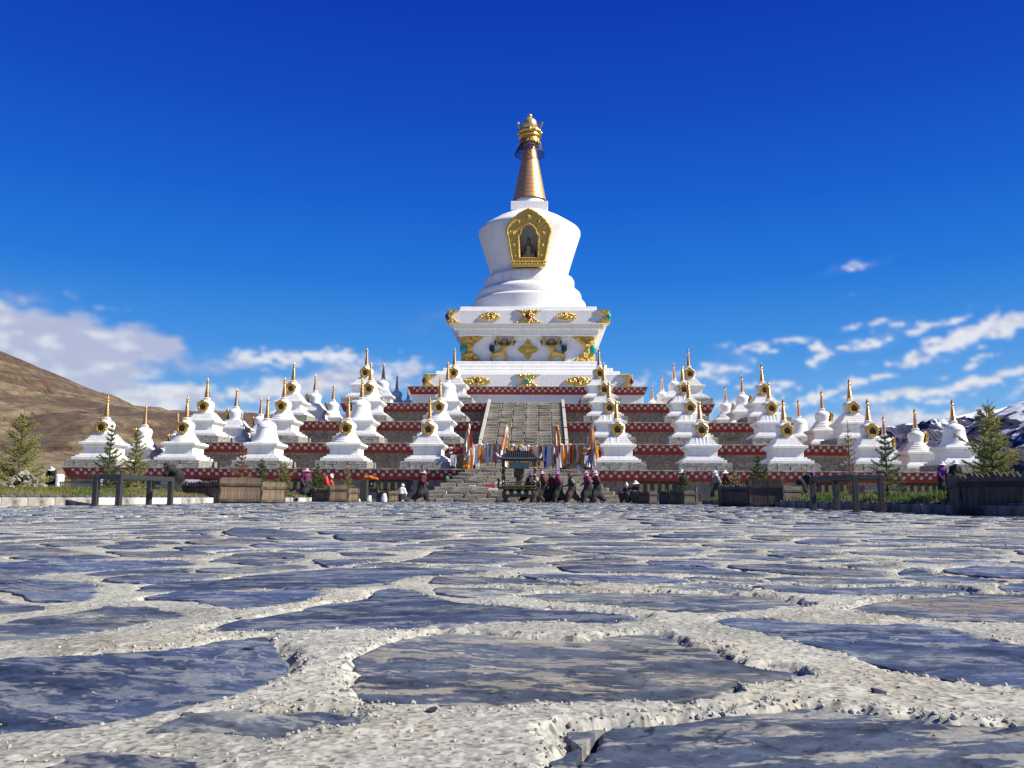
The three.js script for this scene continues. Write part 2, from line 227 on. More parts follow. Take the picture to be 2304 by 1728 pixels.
{ // brown grass hill on the left
  T.turf = tex(1024, 46, (u, v) => { const w = fbm2(u * 6, v * 6, 4, 6, 6) * 0.12, a = fbm2((u + w) * 14, (v + w) * 30, 7, 14, 30, 0.62), b = fbm2(u * 80, v * 120, 4, 80, 120, 0.6), s = sst(0.60, 0.66, fbm2((u + w) * 10 + 3, (v - w) * 34 + 1, 7, 10, 34, 0.6)), k = 0.95 + (a - 0.5) * 1.1 + (b - 0.5) * 0.7; return [clamp(k * mix(0.9, 0.55, s), 0.1, 1), clamp(k * mix(0.88, 0.42, s), 0.1, 1), clamp(k * mix(0.85, 0.36, s), 0.1, 1)]; });
  const ridge = [[-700, 190], [-420, 122], [-330, 92], [-270, 73.6], [-260, 69.5], [-249, 63.6], [-239, 59.2], [-225, 54.2], [-213, 49], [-203, 45.4], [-196, 43.4], [-182, 42.8], [-161, 41], [-146, 40.8], [-124, 39.5], [-104, 33], [-70, 14], [-40, 3], [0, 0], [260, 0]];
  const hf = (x, z) => {
    const t = clamp((-60 - z) / 270, 0, 1.35), k = t <= 1 ? Math.pow(Math.sin(t * Math.PI / 2), 1.25) : 1 - (t - 1) * 0.35;
    const R = interp(ridge, x), gul = Math.abs(fbm(x * 0.018 + z * 0.006, z * 0.007 - x * 0.004, 4) - 0.5) * 2;
    const near = sst(1, 0.86, t) + sst(1.02, 1.2, t);
    return -0.6 + R * k + near * (t > 0 ? Math.min(1, t * 5) : 0) * sst(-60, -120, x) * (fbm(x * 0.03, z * 0.03, 5) * 3 - 1.5 - 2.2 * sst(0.16, 0, gul)) + (fbm(x * 0.2, z * 0.2, 3) - 0.5) * 0.7 * Math.min(1, t * 4);
  };
  const cf = (x, y, z) => {
    // bare reddish scars and grass bands running down and along the slope
    const wv = fbm(x * 0.02 + 5, z * 0.02, 4), band = fbm((x * 0.5 + y * 2.6) * 0.05 + wv * 2.2, (x - y * 0.6) * 0.012 + wv, 5), fine = fbm(x * 0.35, (z + y * 2) * 0.35, 4);
    const gul = Math.abs(fbm(x * 0.018 + z * 0.006, z * 0.007 - x * 0.004, 4) - 0.5) * 2;
    const scar = Math.max(sst(0.53, 0.62, band), 0.9 * sst(0.12, 0.04, gul)) * sst(0.30, 0.5, fine + 0.08), pale = sst(0.6, 0.74, fbm(x * 0.05 + 60, (z + y) * 0.06, 4)), dk = sst(0.62, 0.75, fbm(x * 0.11, z * 0.09 + 50, 4));
    const k = 0.72 + (fine - 0.5) * 1.1;
    let c = [0.235, 0.185, 0.105]; c = [mix(c[0], 0.30, pale), mix(c[1], 0.235, pale), mix(c[2], 0.15, pale)];
    c = [mix(c[0], 0.12, scar), mix(c[1], 0.072, scar), mix(c[2], 0.045, scar)]; c = c.map((v, i) => mix(v, [0.11, 0.085, 0.045][i], dk * 0.7));
    return c.map(v => v * k);
  };
  terrain('hill', span(-720, 270, 760), span(-48, -440, 260), hf, cf, std(white1, 0.95, { vertexColors: true, map: T.turf }));
}
{ // snow range and the darker ridge in front of it, far to the right
  const snowM = std(white1, 0.9, { vertexColors: true });
  const ridge = [[-6000, -60], [0, -60], [1600, -40], [2000, 160], [2250, 480], [2409, 572], [2551, 569], [2720, 602], [2822, 612], [2972, 638], [3141, 665], [3309, 691], [3487, 718], [4200, 800], [6000, 880], [9000, 700]];
  const rg = (x, y, o) => { let s = 0, a = 1, f = 1; for (let i = 0; i < o; i++) { s += a * (1 - Math.abs(vn(x * f + i * 7, y * f + i * 3) * 2 - 1)); a *= 0.5; f *= 2.05; } return s / 2; };
  const hf = (x, z) => { const t = clamp((-3600 - z) / 2400, 0, 1.3), k = t <= 1 ? Math.pow(t, 1.15) : 1 - (t - 1) * 0.6; return -10 + interp(ridge, x) * k + Math.min(1, t * 3) * (rg(x * 0.0021, z * 0.0021, 8) - 0.64) * 270 * (t > 0.86 ? mix(1, 0.3, sst(0.86, 1, t)) : 1); };
  const cf = (x, y, z, ny) => { const n = fbm(x * 0.010, z * 0.010, 7, 0, 0.6), line = y + (n - 0.5) * 520 + (ny - 0.80) * 420, s = sst(600, 628, line), k = 0.8 + (fbm(x * 0.03, z * 0.03, 4) - 0.5) * 0.9; return [mix(0.044 * k, 0.80, s), mix(0.042 * k, 0.82, s), mix(0.100 * k, 0.86, s)]; };  // rock tinted blue-violet to paint in the haze of distance
  terrain('mountain', [...span(-1500, 2150, 60), ...span(2156, 3900, 300), ...span(3930, 8500, 90)], [...span(-3600, -4600, 60), ...span(-4608, -6120, 190), ...span(-6150, -6700, 20)], hf, cf, snowM);
  const r2 = [[600, -20], [1000, -20], [1130, 60], [1208, 190], [1268, 215], [1431, 212], [1560, 262], [1629, 308], [1672, 336], [1725, 364], [1764, 380], [1900, 450], [2400, 560], [3200, 600], [4200, 380]];
  const hf2 = (x, z) => { const t = clamp((-900 - z) / 2100, 0, 1.25), k = t <= 1 ? Math.pow(t, 1.1) : 1 - (t - 1) * 0.7; return -10 + interp(r2, x * mix(1.0, 1, t)) * k + Math.min(1, t * 3) * (rg(x * 0.004 + 5, z * 0.004, 7) - 0.66) * 90 * (t > 0.8 ? mix(1, 0.4, sst(0.8, 1, t)) : 1); };
  const cf2 = (x, y, z, ny) => { const n = fbm(x * 0.024 + 9, z * 0.024, 7, 0, 0.6), s = sst(0.60, 0.635, n + (y - 250) * 0.0009 + (ny - 0.85) * 0.2) * sst(120, 200, y), k = 0.75 + (fbm(x * 0.04, z * 0.04, 4) - 0.5), lo = sst(140, 40, y); return [mix(mix(0.036, 0.06, lo) * k, 0.75, s), mix(mix(0.034, 0.055, lo) * k, 0.77, s), mix(mix(0.090, 0.070, lo) * k, 0.82, s)]; };  // aerial haze put into the ridge colour as blue, no fog used
  terrain('ridge', [...span(550, 1100, 30), ...span(1105, 2000, 220), ...span(2020, 4300, 80)], [...span(-900, -2000, 50), ...span(-2006, -3060, 180), ...span(-3080, -3300, 10)], hf2, cf2, snowM);
}

// ------------------------------------------------------------------ plaza of slate slabs bedded in mortar
const TRACED = [[0.302,0.998,0.326,1.05,0.372,1.075,0.429,1.102,0.471,1.129,0.525,1.145,0.531,1.191,0.557,1.22,0.59,1.252,0.613,1.218,0.656,1.119,0.681,1.066,0.691,1.026,0.708,0.99,0.698,0.962,0.689,0.913,0.676,0.876,0.654,0.84,0.637,0.814,0.607,0.783,0.581,0.762,0.561,0.747,0.533,0.735,0.506,0.714],
[0.659,0.746,0.658,0.772,0.66,0.795,0.66,0.818,0.696,0.827,0.729,0.826,0.755,0.833,0.785,0.837,0.808,0.819,0.832,0.808,0.842,0.797,0.843,0.783,0.83,0.777,0.802,0.767,0.786,0.753,0.762,0.734,0.743,0.736,0.724,0.747,0.706,0.754,0.686,0.755,0.67,0.754],
[0.611,0.625,0.608,0.655,0.619,0.668,0.627,0.685,0.64,0.694,0.653,0.693,0.686,0.68,0.705,0.683,0.72,0.674,0.74,0.655,0.76,0.623,0.735,0.577,0.64,0.572],
[0.09,1.331,0.117,1.369,0.134,1.428,0.164,1.482,0.174,1.539,0.187,1.583,0.234,1.592,0.276,1.577,0.333,1.531,0.369,1.501,0.377,1.449,0.364,1.399,0.339,1.352,0.328,1.292,0.307,1.259,0.277,1.227,0.249,1.203,0.196,1.178],
[0.195,1.693,0.194,1.782,0.214,1.831,0.309,1.841,0.378,1.848,0.423,1.886,0.444,1.941,0.489,1.911,0.535,1.832,0.527,1.77,0.519,1.67,0.498,1.605,0.464,1.561,0.434,1.544,0.405,1.572,0.356,1.604,0.291,1.675,0.251,1.693,0.224,1.674],
[-0.364,2.04,-0.269,2.081,-0.104,2.048,-0.008,1.893,0.062,1.768,0.109,1.658,0.058,1.613,0.011,1.622,-0.1,1.752,-0.161,1.793,-0.248,1.868],
[-0.107,1.637,-0.065,1.646,-0.007,1.62,0.069,1.589,0.105,1.533,0.091,1.497,0.066,1.446,0.035,1.429],
[0.481,1.284,0.485,1.364,0.513,1.451,0.554,1.551,0.562,1.611,0.608,1.679,0.645,1.781,0.634,1.908,0.646,1.963,0.699,1.915,0.742,1.837,0.783,1.765,0.828,1.714,0.911,1.669,0.99,1.602,1.05,1.585,1.137,1.57,1.172,1.54,1.157,1.478,1.113,1.454,1.045,1.445,0.964,1.427,0.911,1.428,0.86,1.396,0.823,1.375,0.765,1.336,0.691,1.327,0.643,1.318,0.584,1.305],
[0.755,1.093,0.759,1.127,0.773,1.164,0.796,1.225,0.819,1.278,0.845,1.303,0.881,1.306,0.943,1.303,1.004,1.27,1.051,1.259,1.101,1.3,1.14,1.327,1.152,1.328,1.19,1.322,1.199,1.225,1.236,1.221,1.243,1.158,1.237,1.119,1.27,1.085,1.307,1.054,1.302,1.022,1.267,0.995,1.215,0.958,1.177,0.938,1.139,0.906,1.106,0.896,1.042,0.886,0.977,0.871,0.93,0.858,0.902,0.853,0.866,0.854,0.834,0.872,0.802,0.898,0.789,0.92,0.787,0.944,0.792,0.969,0.78,1.013,0.765,1.051],
[0.945,1.826,0.989,1.878,1.061,1.902,1.168,1.906,1.182,1.921,1.304,1.926,1.445,1.921,1.507,1.856,1.525,1.776,1.514,1.714,1.443,1.665,1.376,1.631,1.312,1.599,1.236,1.605,1.175,1.64,1.085,1.685,1.022,1.732,0.973,1.784],
[1.291,1.478,1.329,1.527,1.379,1.52,1.418,1.483,1.482,1.462,1.516,1.455,1.575,1.454,1.631,1.444,1.662,1.417,1.678,1.389,1.662,1.326,1.672,1.293,1.7,1.272,1.744,1.223,1.641,1.025,1.582,0.965,1.529,0.97,1.496,0.986,1.475,1.004,1.451,1.043,1.433,1.085,1.417,1.132,1.408,1.191,1.378,1.255,1.355,1.31,1.319,1.388],
[1.57,1.623,1.628,1.725,1.694,1.792,1.774,1.848,1.879,1.91,1.97,1.975,2.013,1.979,2.082,1.949,2.128,1.9,1.912,1.543,1.833,1.507,1.768,1.508,1.722,1.509,1.671,1.534,1.626,1.577,1.595,1.599],
[1.508,2.111,1.592,2.143,1.642,2.104,1.729,2.1,1.881,2.152,2.003,2.174,2.023,2.08,1.982,2.014,1.864,1.964,1.706,1.922,1.599,1.9,1.549,1.932,1.517,2.026],
[1.062,0.793,1.072,0.795,1.115,0.807,1.152,0.826,1.189,0.849,1.223,0.869,1.262,0.88,1.285,0.869,1.307,0.856,1.331,0.851,1.351,0.838,1.375,0.817,1.404,0.809,1.438,0.808,1.482,0.805,1.36,0.591,1.025,0.573,1.032,0.688,1.045,0.733],
[1.018,0.767,1.029,0.771,1.059,0.783,1.046,0.761,1.033,0.729,1.029,0.722,1.026,0.736,1.02,0.752],
[1.004,0.665,1.015,0.699,1.027,0.717,1.031,0.709,1.027,0.618,0.995,0.616],
[-0.697,2.609,-0.595,2.695,-0.354,2.744,-0.203,2.828,-0.117,2.688,-0.056,2.593,-0.096,2.522,-0.187,2.408,-0.267,2.298,-0.315,2.191,-0.322,2.075,-0.37,2.048,-0.745,2.602],
[-0.107,2.099,-0.101,2.192,-0.032,2.274,0.074,2.287,0.156,2.247,0.142,2.15,0.107,2.06,0.044,2.024,-0.045,2.043],
[0.085,1.868,0.067,1.975,0.115,2.04,0.186,2.111,0.206,2.228,0.265,2.31,0.36,2.46,0.39,2.481,0.527,2.51,0.651,2.514,0.818,2.459,0.851,2.381,0.743,2.292,0.661,2.258,0.646,2.163,0.625,2.056,0.587,1.994,0.53,1.915,0.386,1.935,0.297,1.873,0.17,1.834,0.115,1.838],
[-0.067,2.695,-0.128,2.964,-0.126,3.15,-0.031,3.236,0.121,3.139,0.182,2.924,0.194,2.695,0.152,2.587,0.069,2.609,-0.012,2.688],
[0.22,2.848,0.283,2.857,0.361,2.908,0.471,2.884,0.411,2.655,0.368,2.52,0.302,2.64],
[-1.381,3.65,-1.174,3.549,-0.916,3.345,-0.641,3.023,-0.684,2.943,-0.886,2.895,-0.938,2.888,-1.445,3.638],
[-0.716,3.265,-0.619,3.226,-0.501,3.3,-0.329,3.273,-0.201,3.09,-0.199,2.954,-0.308,2.853,-0.473,2.913],
[-0.886,3.534,-0.866,3.701,-0.69,3.635,-0.588,3.46,-0.647,3.332,-0.765,3.37],
[-0.544,3.467,-0.542,3.621,-0.31,3.661,-0.205,3.464,-0.307,3.298,-0.402,3.294],
[-0.961,5.111,-1.15,5.84,-0.837,5.749,-0.385,5.113,-0.305,4.653,-0.424,4.461,-0.668,4.534],
[0.525,2.74,0.574,3.068,0.565,3.417,0.623,3.483,0.816,3.348,0.946,3.169,0.977,3.039,0.878,2.788,0.827,2.676,0.698,2.693,0.59,2.727],
[0.713,2.128,0.722,2.255,0.833,2.254,0.94,2.243,0.983,2.158,1.063,2.125,1.136,2.072,1.099,2.03,0.965,2.042,0.849,2.041,0.747,2.049],
[1.05,2.64,1.133,2.717,1.317,2.755,1.399,2.704,1.471,2.681,1.579,2.6,1.647,2.493,1.621,2.358,1.521,2.347,1.4,2.409,1.187,2.422,1.087,2.437,1.062,2.518],
[1.006,2.842,1.12,3.017,1.302,3.13,1.346,3.008,1.301,2.845,1.163,2.79,1.047,2.74],
[-0.21,4.902,0.016,5.206,0.307,5.274,0.484,4.937,0.492,4.378,0.253,4.405,0.041,4.149,-0.084,4.394],
[0.199,3.251,0.316,3.29,0.447,3.189,0.483,3.118,0.374,3.012,0.274,3.069],
[2.379,4.668,2.635,5.139,2.717,4.832,2.726,4.641,2.458,4.218,2.333,4.196,2.285,4.298],
[1.457,3.093,1.586,3.156,1.719,3.045,1.648,2.955,1.524,2.977],
[1.885,3.393,2.002,3.36,2.146,3.237,2.004,3.172,1.894,3.201],
[2.065,2.572,2.196,2.774,2.178,2.645,2.135,2.497,2.045,2.449,2.023,2.483],
[2.261,2.718,2.422,2.838,2.542,2.819,2.639,2.765,2.39,2.35,2.28,2.386,2.242,2.483,2.211,2.59],
[1.849,2.982,1.927,3.075,1.9,2.912,1.838,2.852]];   // outlines of the slabs at the camera's feet: x, distance from the camera
const slabs = [];
const inPoly = (P, x, z) => { let c = false; for (let i = 0, j = P.length - 1; i < P.length; j = i++) { const a = P[i], b = P[j]; if ((a[1] > z) !== (b[1] > z) && x < (b[0] - a[0]) * (z - a[1]) / (b[1] - a[1]) + a[0]) c = !c; } return c; };
const edgeDist = (P, x, z) => { let m = 1e9; for (let i = 0, j = P.length - 1; i < P.length; j = i++) { const a = P[j], b = P[i], ex = b[0] - a[0], ez = b[1] - a[1], t = clamp(((x - a[0]) * ex + (z - a[1]) * ez) / (ex * ex + ez * ez + 1e-9), 0, 1); const d = (x - a[0] - ex * t) ** 2 + (z - a[1] - ez * t) ** 2; if (d < m) m = d; } return Math.sqrt(m); };
function resample(P, n) { const L_ = [0]; for (let i = 0; i < P.length; i++) { const a = P[i], b = P[(i + 1) % P.length]; L_.push(L_[i] + Math.hypot(b[0] - a[0], b[1] - a[1])); } const out = []; let k = 0; for (let i = 0; i < n; i++) { const s = L_[P.length] * i / n; while (L_[k + 1] < s) k++; const a = P[k], b = P[(k + 1) % P.length], t = (s - L_[k]) / (L_[k + 1] - L_[k] || 1); out.push([mix(a[0], b[0], t), mix(a[1], b[1], t)]); } return out; }
const chaikin = P => { const o = []; P.forEach((a, i) => { const b = P[(i + 1) % P.length]; o.push([a[0] * 0.86 + b[0] * 0.14, a[1] * 0.86 + b[1] * 0.14], [a[0] * 0.14 + b[0] * 0.86, a[1] * 0.14 + b[1] * 0.86]); }); return o; };
function addSlab(P, dist, traced) {
  const n = dist < 1.6 ? 200 : dist < 3 ? 120 : dist < 5.5 ? 64 : dist < 10 ? 28 : 16;
  let Q = resample(chaikin(P), n);
  const w = dist < 3 ? 0.010 : dist < 8 ? 0.016 : 0.02;
  Q = Q.map(([x, z]) => [x + (fbm(x * 22, z * 22, 3) - 0.5) * w * 2 + (dist < 3 ? (fbm(x * 110, z * 110, 2) - 0.5) * 0.006 : 0), z + (fbm(x * 22 + 50, z * 22, 3) - 0.5) * w * 2 + (dist < 3 ? (fbm(x * 110 + 9, z * 110, 2) - 0.5) * 0.006 : 0)]);
  let cx = 0, cz = 0; for (const q of Q) { cx += q[0] / n; cz += q[1] / n; }
  // keep the outline star-shaped about its middle
  let sgn = 0; for (let i = 0; i < n; i++) { const a = Q[i], b = Q[(i + 1) % n]; sgn += a[0] * b[1] - a[1] * b[0]; } if (sgn < 0) Q.reverse();
  const keep = []; let last = -1e9, a0 = null;
  for (const q of Q) { let a = Math.atan2(q[1] - cz, q[0] - cx); if (a0 === null) { a0 = a; last = a; keep.push(q); continue; } while (a < a0 - 1e-6) a += 2 * Math.PI; while (a < last - Math.PI) a += 2 * Math.PI; while (a > last + Math.PI) a -= 2 * Math.PI; if (a > last + 1e-4 && a < a0 + 2 * Math.PI) { keep.push(q); last = a; } }
  let x0 = 1e9, x1 = -1e9, z0 = 1e9, z1 = -1e9; for (const q of keep) { x0 = Math.min(x0, q[0]); x1 = Math.max(x1, q[0]); z0 = Math.min(z0, q[1]); z1 = Math.max(z1, q[1]); }
  slabs.push({ P: keep, cx, cz, x0, x1, z0, z1, dist, traced });
}
{
  const R = rng(71);
  const tr = TRACED.map(f => { const P = []; for (let i = 0; i < f.length; i += 2) P.push([f[i], 72 - f[i + 1]]); return P; });
  tr.forEach(P => { let d = 0; P.forEach(q => d += (72 - q[1]) / P.length); addSlab(P, d, true); });
  const nT = slabs.length, g = 0.50, sites = [], grid = new Map();
  const X0 = -10, X1 = 9.6, Z0 = 26.2, Z1 = 76;
  for (let z = Z0, j = 0; z < Z1; z += g * 0.9, j++) for (let x = (z < 31.5 ? -29 : X0), i = 0; x < (z < 31.5 ? 29 : X1); x += g, i++) { if (z > 31.5 && R() < 0.1) continue; const s = [x + (j % 2) * g / 2 + (R() - 0.5) * g * 0.85, z + (R() - 0.5) * g * 0.75]; sites.push(s); const k = Math.floor(s[0]) + ',' + Math.floor(s[1]); (grid.get(k) ?? grid.set(k, []).get(k)).push(s); }
  for (const s of sites) {
    let P = [[s[0] - 0.75, s[1] - 0.75], [s[0] + 0.75, s[1] - 0.75], [s[0] + 0.75, s[1] + 0.75], [s[0] - 0.75, s[1] + 0.75]];
    const far = 72 - s[1], gap = (0.022 + R() * 0.03) * mix(1, 2.1, sst(5, 12, far));
    for (let a = -1; a <= 1; a++) for (let b = -1; b <= 1; b++) for (const o of grid.get((Math.floor(s[0]) + a) + ',' + (Math.floor(s[1]) + b)) ?? []) {
      if (o === s) continue; const dx = o[0] - s[0], dz = o[1] - s[1], l = Math.hypot(dx, dz); if (l > 1.5 || l < 1e-6) continue;
      const nx = dx / l, nz = dz / l, c = l / 2 - gap, Q = [];
      for (let i = 0; i < P.length; i++) { const p = P[i], q = P[(i + 1) % P.length], dp = (p[0] - s[0]) * nx + (p[1] - s[1]) * nz - c, dq = (q[0] - s[0]) * nx + (q[1] - s[1]) * nz - c; if (dp <= 0) Q.push(p); if ((dp < 0) !== (dq < 0)) { const t = dp / (dp - dq); Q.push([mix(p[0], q[0], t), mix(p[1], q[1], t)]); } }
      P = Q; if (P.length < 3) break;
    }
    if (P.length < 3) continue;
    let area = 0; P.forEach((p, i) => { const q = P[(i + 1) % P.length]; area += p[0] * q[1] - p[1] * q[0]; }); if (Math.abs(area) < 0.06) continue;
    if (far < 7) { let hit = false; for (let k = 0; k < nT && !hit; k++) { const S = slabs[k]; if (S.x0 > s[0] + 1 || S.x1 < s[0] - 1 || S.z0 > s[1] + 1 || S.z1 < s[1] - 1) continue; for (const p of resample(P, 14)) if (inPoly(S.P, p[0], p[1]) || edgeDist(S.P, p[0], p[1]) < 0.035) { hit = true; break; } if (!hit) for (const p of S.P) if (inPoly(P, p[0], p[1])) { hit = true; break; } } if (hit) continue; }
    addSlab(P, Math.hypot(far, s[0] - 1), false);
  }
}
const bins = new Map(), binIn = (S => { for (let a = Math.floor((S.x0 - 0.1) / 0.4); a <= Math.floor((S.x1 + 0.1) / 0.4); a++) for (let b = Math.floor((S.z0 - 0.1) / 0.4); b <= Math.floor((S.z1 + 0.1) / 0.4); b++) { const k = a * 100003 + b; (bins.get(k) ?? bins.set(k, []).get(k)).push(S); } });
slabs.forEach(binIn);
// signed distance to the nearest slab outline (negative on a slab)
function slabDist(x, z) { let m = 0.2; for (const S of bins.get(Math.floor(x / 0.4) * 100003 + Math.floor(z / 0.4)) ?? []) { if (x < S.x0 - 0.1 || x > S.x1 + 0.1 || z < S.z0 - 0.1 || z > S.z1 + 0.1) continue; const d = edgeDist(S.P, x, z); if (inPoly(S.P, x, z)) return -d; if (d < m) m = d; } return m; }
{ // small slabs cut to fit the gaps left between the others
  const R = rng(313);
  for (let t = 0; t < 9000; t++) {
    const D = 1.9 + 5.2 * R() ** 1.4, x = 1 - 0.034 * D + (R() - 0.5) * D * 1.6, z = 72 - D; if (slabDist(x, z) < 0.075) continue;
    const n = 18, rad = [], gap = 0.03 + R() * 0.03, mx = 0.14 + R() * 0.22;
    for (let i = 0; i < n; i++) { const a = i / n * 6.283, c = Math.cos(a), s = Math.sin(a); let r = 0.04; while (r < mx && slabDist(x + c * r, z + s * r) > gap) r += 0.014; rad.push(r); }
    for (let k = 0; k < 3; k++) for (let i = 0; i < n; i++) rad[i] = Math.min(rad[i], 1.3 * Math.min(rad[(i + 1) % n], rad[(i + n - 1) % n]));
    if (rad.reduce((a, b) => a + b) / n < 0.085) continue;
    const m = slabs.length; addSlab(rad.map((r, i) => [x + Math.cos(i / n * 6.283) * r, z + Math.sin(i / n * 6.283) * r]), Math.hypot(D, x - 1), false); if (slabs.length > m) binIn(slabs[m]);
  }
}
const rough = (x, z) => clamp(sst(0.50, 0.66, fbm(x * 1.7 + 31, z * 1.7, 3)) * 0.9 + sst(0.8, 1.5, x) * 0.3, 0, 1);
function mortarY(x, z) {
  const d = slabDist(x, z), r = rough(x, z), cr = fbm(x * 45, z * 45, 3) - 0.5;
  const base = -0.004 + 0.004 * fbm(x * 3.1 + 7, z * 3.1, 3) + 0.0045 * r;
  const edge = sst(-0.020, -0.004 + 0.018 * r, d + cr * (0.010 + 0.030 * r) - 0.020 * sst(0.56, 0.66, fbm(x * 4.5 + 9, z * 4.5, 3)));
  const lump = sst(0.075, 0.01, d) * r;
  const grit = (fbm(x * 75, z * 75, 2) - 0.5) * (0.0005 + 0.0045 * lump) + (fbm(x * 34 + 3, z * 34, 2) - 0.5) * (0.0006 + 0.003 * lump);
  return mix(-0.018, base + grit, d < -0.03 ? 0 : edge) + gy(z);
}
T.slate = tex(1024, 1.2, (u, v) => {
  const wx = (fbm2(u * 4, v * 4, 4, 4, 4) - 0.5) * 0.10, wy = (fbm2(u * 4 + 2, v * 4 + 1, 4, 4, 4) - 0.5) * 0.10, U = u + wx, V = v + wy;
  const n = fbm2(U * 4, V * 10, 7, 4, 10, 0.6), f = fbm2(u * 40, v * 64, 5, 40, 64, 0.62), lay = fbm2(U * 3 + 1, V * 7 + 2, 7, 3, 7, 0.58);
  const film = sst(0.54, 0.60, fbm2(U * 8 + 2, V * 20 + 1, 8, 8, 20, 0.70)) * sst(0.40, 0.52, f + 0.02), film2 = sst(0.59, 0.63, fbm2(u * 16 + 2, v * 46 + 1, 6, 16, 46, 0.68)), rust = sst(0.64, 0.69, fbm2(U * 3 + 1, V * 4 + 2, 7, 3, 4, 0.6)), vein = sst(0.010, 0.0, Math.abs(fbm2(u * 5 + 1, v * 9 + 2, 6, 5, 9, 0.6) - 0.5)) * sst(0.48, 0.58, n), pit = sst(0.87, 0.92, vn(u * 190, v * 190, 190)), deep = sst(0.53, 0.46, lay);
  const k = clamp(1.0 + (n - 0.5) * 1.7 + (f - 0.5) * 1.3, 0.3, 2.2); let c = [0.094 * k, 0.108 * k, 0.134 * k];
  c = c.map((x, i) => x * mix(1, [0.46, 0.54, 0.76][i], deep * 0.85));
  c = c.map((x, i) => mix(x, [0.26, 0.25, 0.225][i], film * 0.5)); c = c.map((x, i) => mix(x, [0.34, 0.325, 0.28][i], film2 * 0.5)); c = c.map((x, i) => mix(x, [0.23, 0.165, 0.10][i], rust * 0.4 * (0.3 + f))); c = c.map((x, i) => mix(x, [0.40, 0.385, 0.34][i], vein * 0.6)); const cr = sst(0.0055, 0.001, Math.abs(fbm2(U * 3 + 2, V * 4 + 1, 7, 3, 4, 0.55) - 0.47)) * sst(0.46, 0.56, fbm2(u * 6 + 1, v * 6, 3, 6, 6)); return c.map(x => x * (1 - 0.5 * pit) * (1 - 0.75 * cr));
});
T.slateBump = tex(1024, 1.2, (u, v) => { const wx = (fbm2(u * 4, v * 4, 4, 4, 4) - 0.5) * 0.10, wy = (fbm2(u * 4 + 2, v * 4 + 1, 4, 4, 4) - 0.5) * 0.10, lay = fbm2((u + wx) * 3 + 1, (v + wy) * 7 + 2, 7, 3, 7, 0.58) * 11, st = Math.floor(lay) + sst(0.0, 0.10, lay - Math.floor(lay)); return clamp(0.62 * st / 11 + 0.38 * fbm2(u * 40, v * 64, 5, 40, 64, 0.62), 0, 1); }, false);
T.mortar = tex(1024, 0.75, (u, v) => {
  const n = fbm2(u * 4, v * 4, 8, 4, 4, 0.62), g = vn(u * 140, v * 140, 140), g2 = vn(u * 75 + 3, v * 75, 75), g3 = fbm2(u * 200, v * 200, 2, 200, 200), tan = sst(0.46, 0.60, fbm2(u * 3 + 1, v * 3, 7, 3, 3, 0.6)), st = sst(0.76, 0.82, g2), dk = sst(0.78, 0.86, g);
  const k = clamp(0.84 + (n - 0.5) * 0.9 + (g3 - 0.5) * 0.75, 0.35, 1.5); let c = [mix(0.385, 0.39, tan) * k, mix(0.382, 0.37, tan) * k, mix(0.345, 0.31, tan) * k];
  c = c.map((x, i) => mix(x, [0.12, 0.112, 0.10][i], dk * 0.85)); return c.map((x, i) => mix(x, [0.50, 0.485, 0.44][i], st * 0.65));
});
T.mortarBump = tex(1024, 0.75, (u, v) => 0.28 * vn(u * 140, v * 140, 140) + 0.42 * vn(u * 75 + 3, v * 75, 75) + 0.30 * fbm2(u * 16, v * 16, 5, 16, 16), false);
const phys = (color, roughness, spec, extra) => new THREE.MeshPhysicalMaterial({ color, roughness, metalness: 0, specularIntensity: spec, side: THREE.DoubleSide, ...extra });
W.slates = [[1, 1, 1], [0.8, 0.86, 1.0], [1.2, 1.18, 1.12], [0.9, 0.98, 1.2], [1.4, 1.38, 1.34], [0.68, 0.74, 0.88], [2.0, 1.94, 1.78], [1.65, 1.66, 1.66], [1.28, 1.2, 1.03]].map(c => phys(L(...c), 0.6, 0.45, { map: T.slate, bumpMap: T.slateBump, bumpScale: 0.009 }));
W.mortar = phys(white1, 0.95, 0.25, { map: T.mortar, bumpMap: T.mortarBump, bumpScale: 0.0028 });
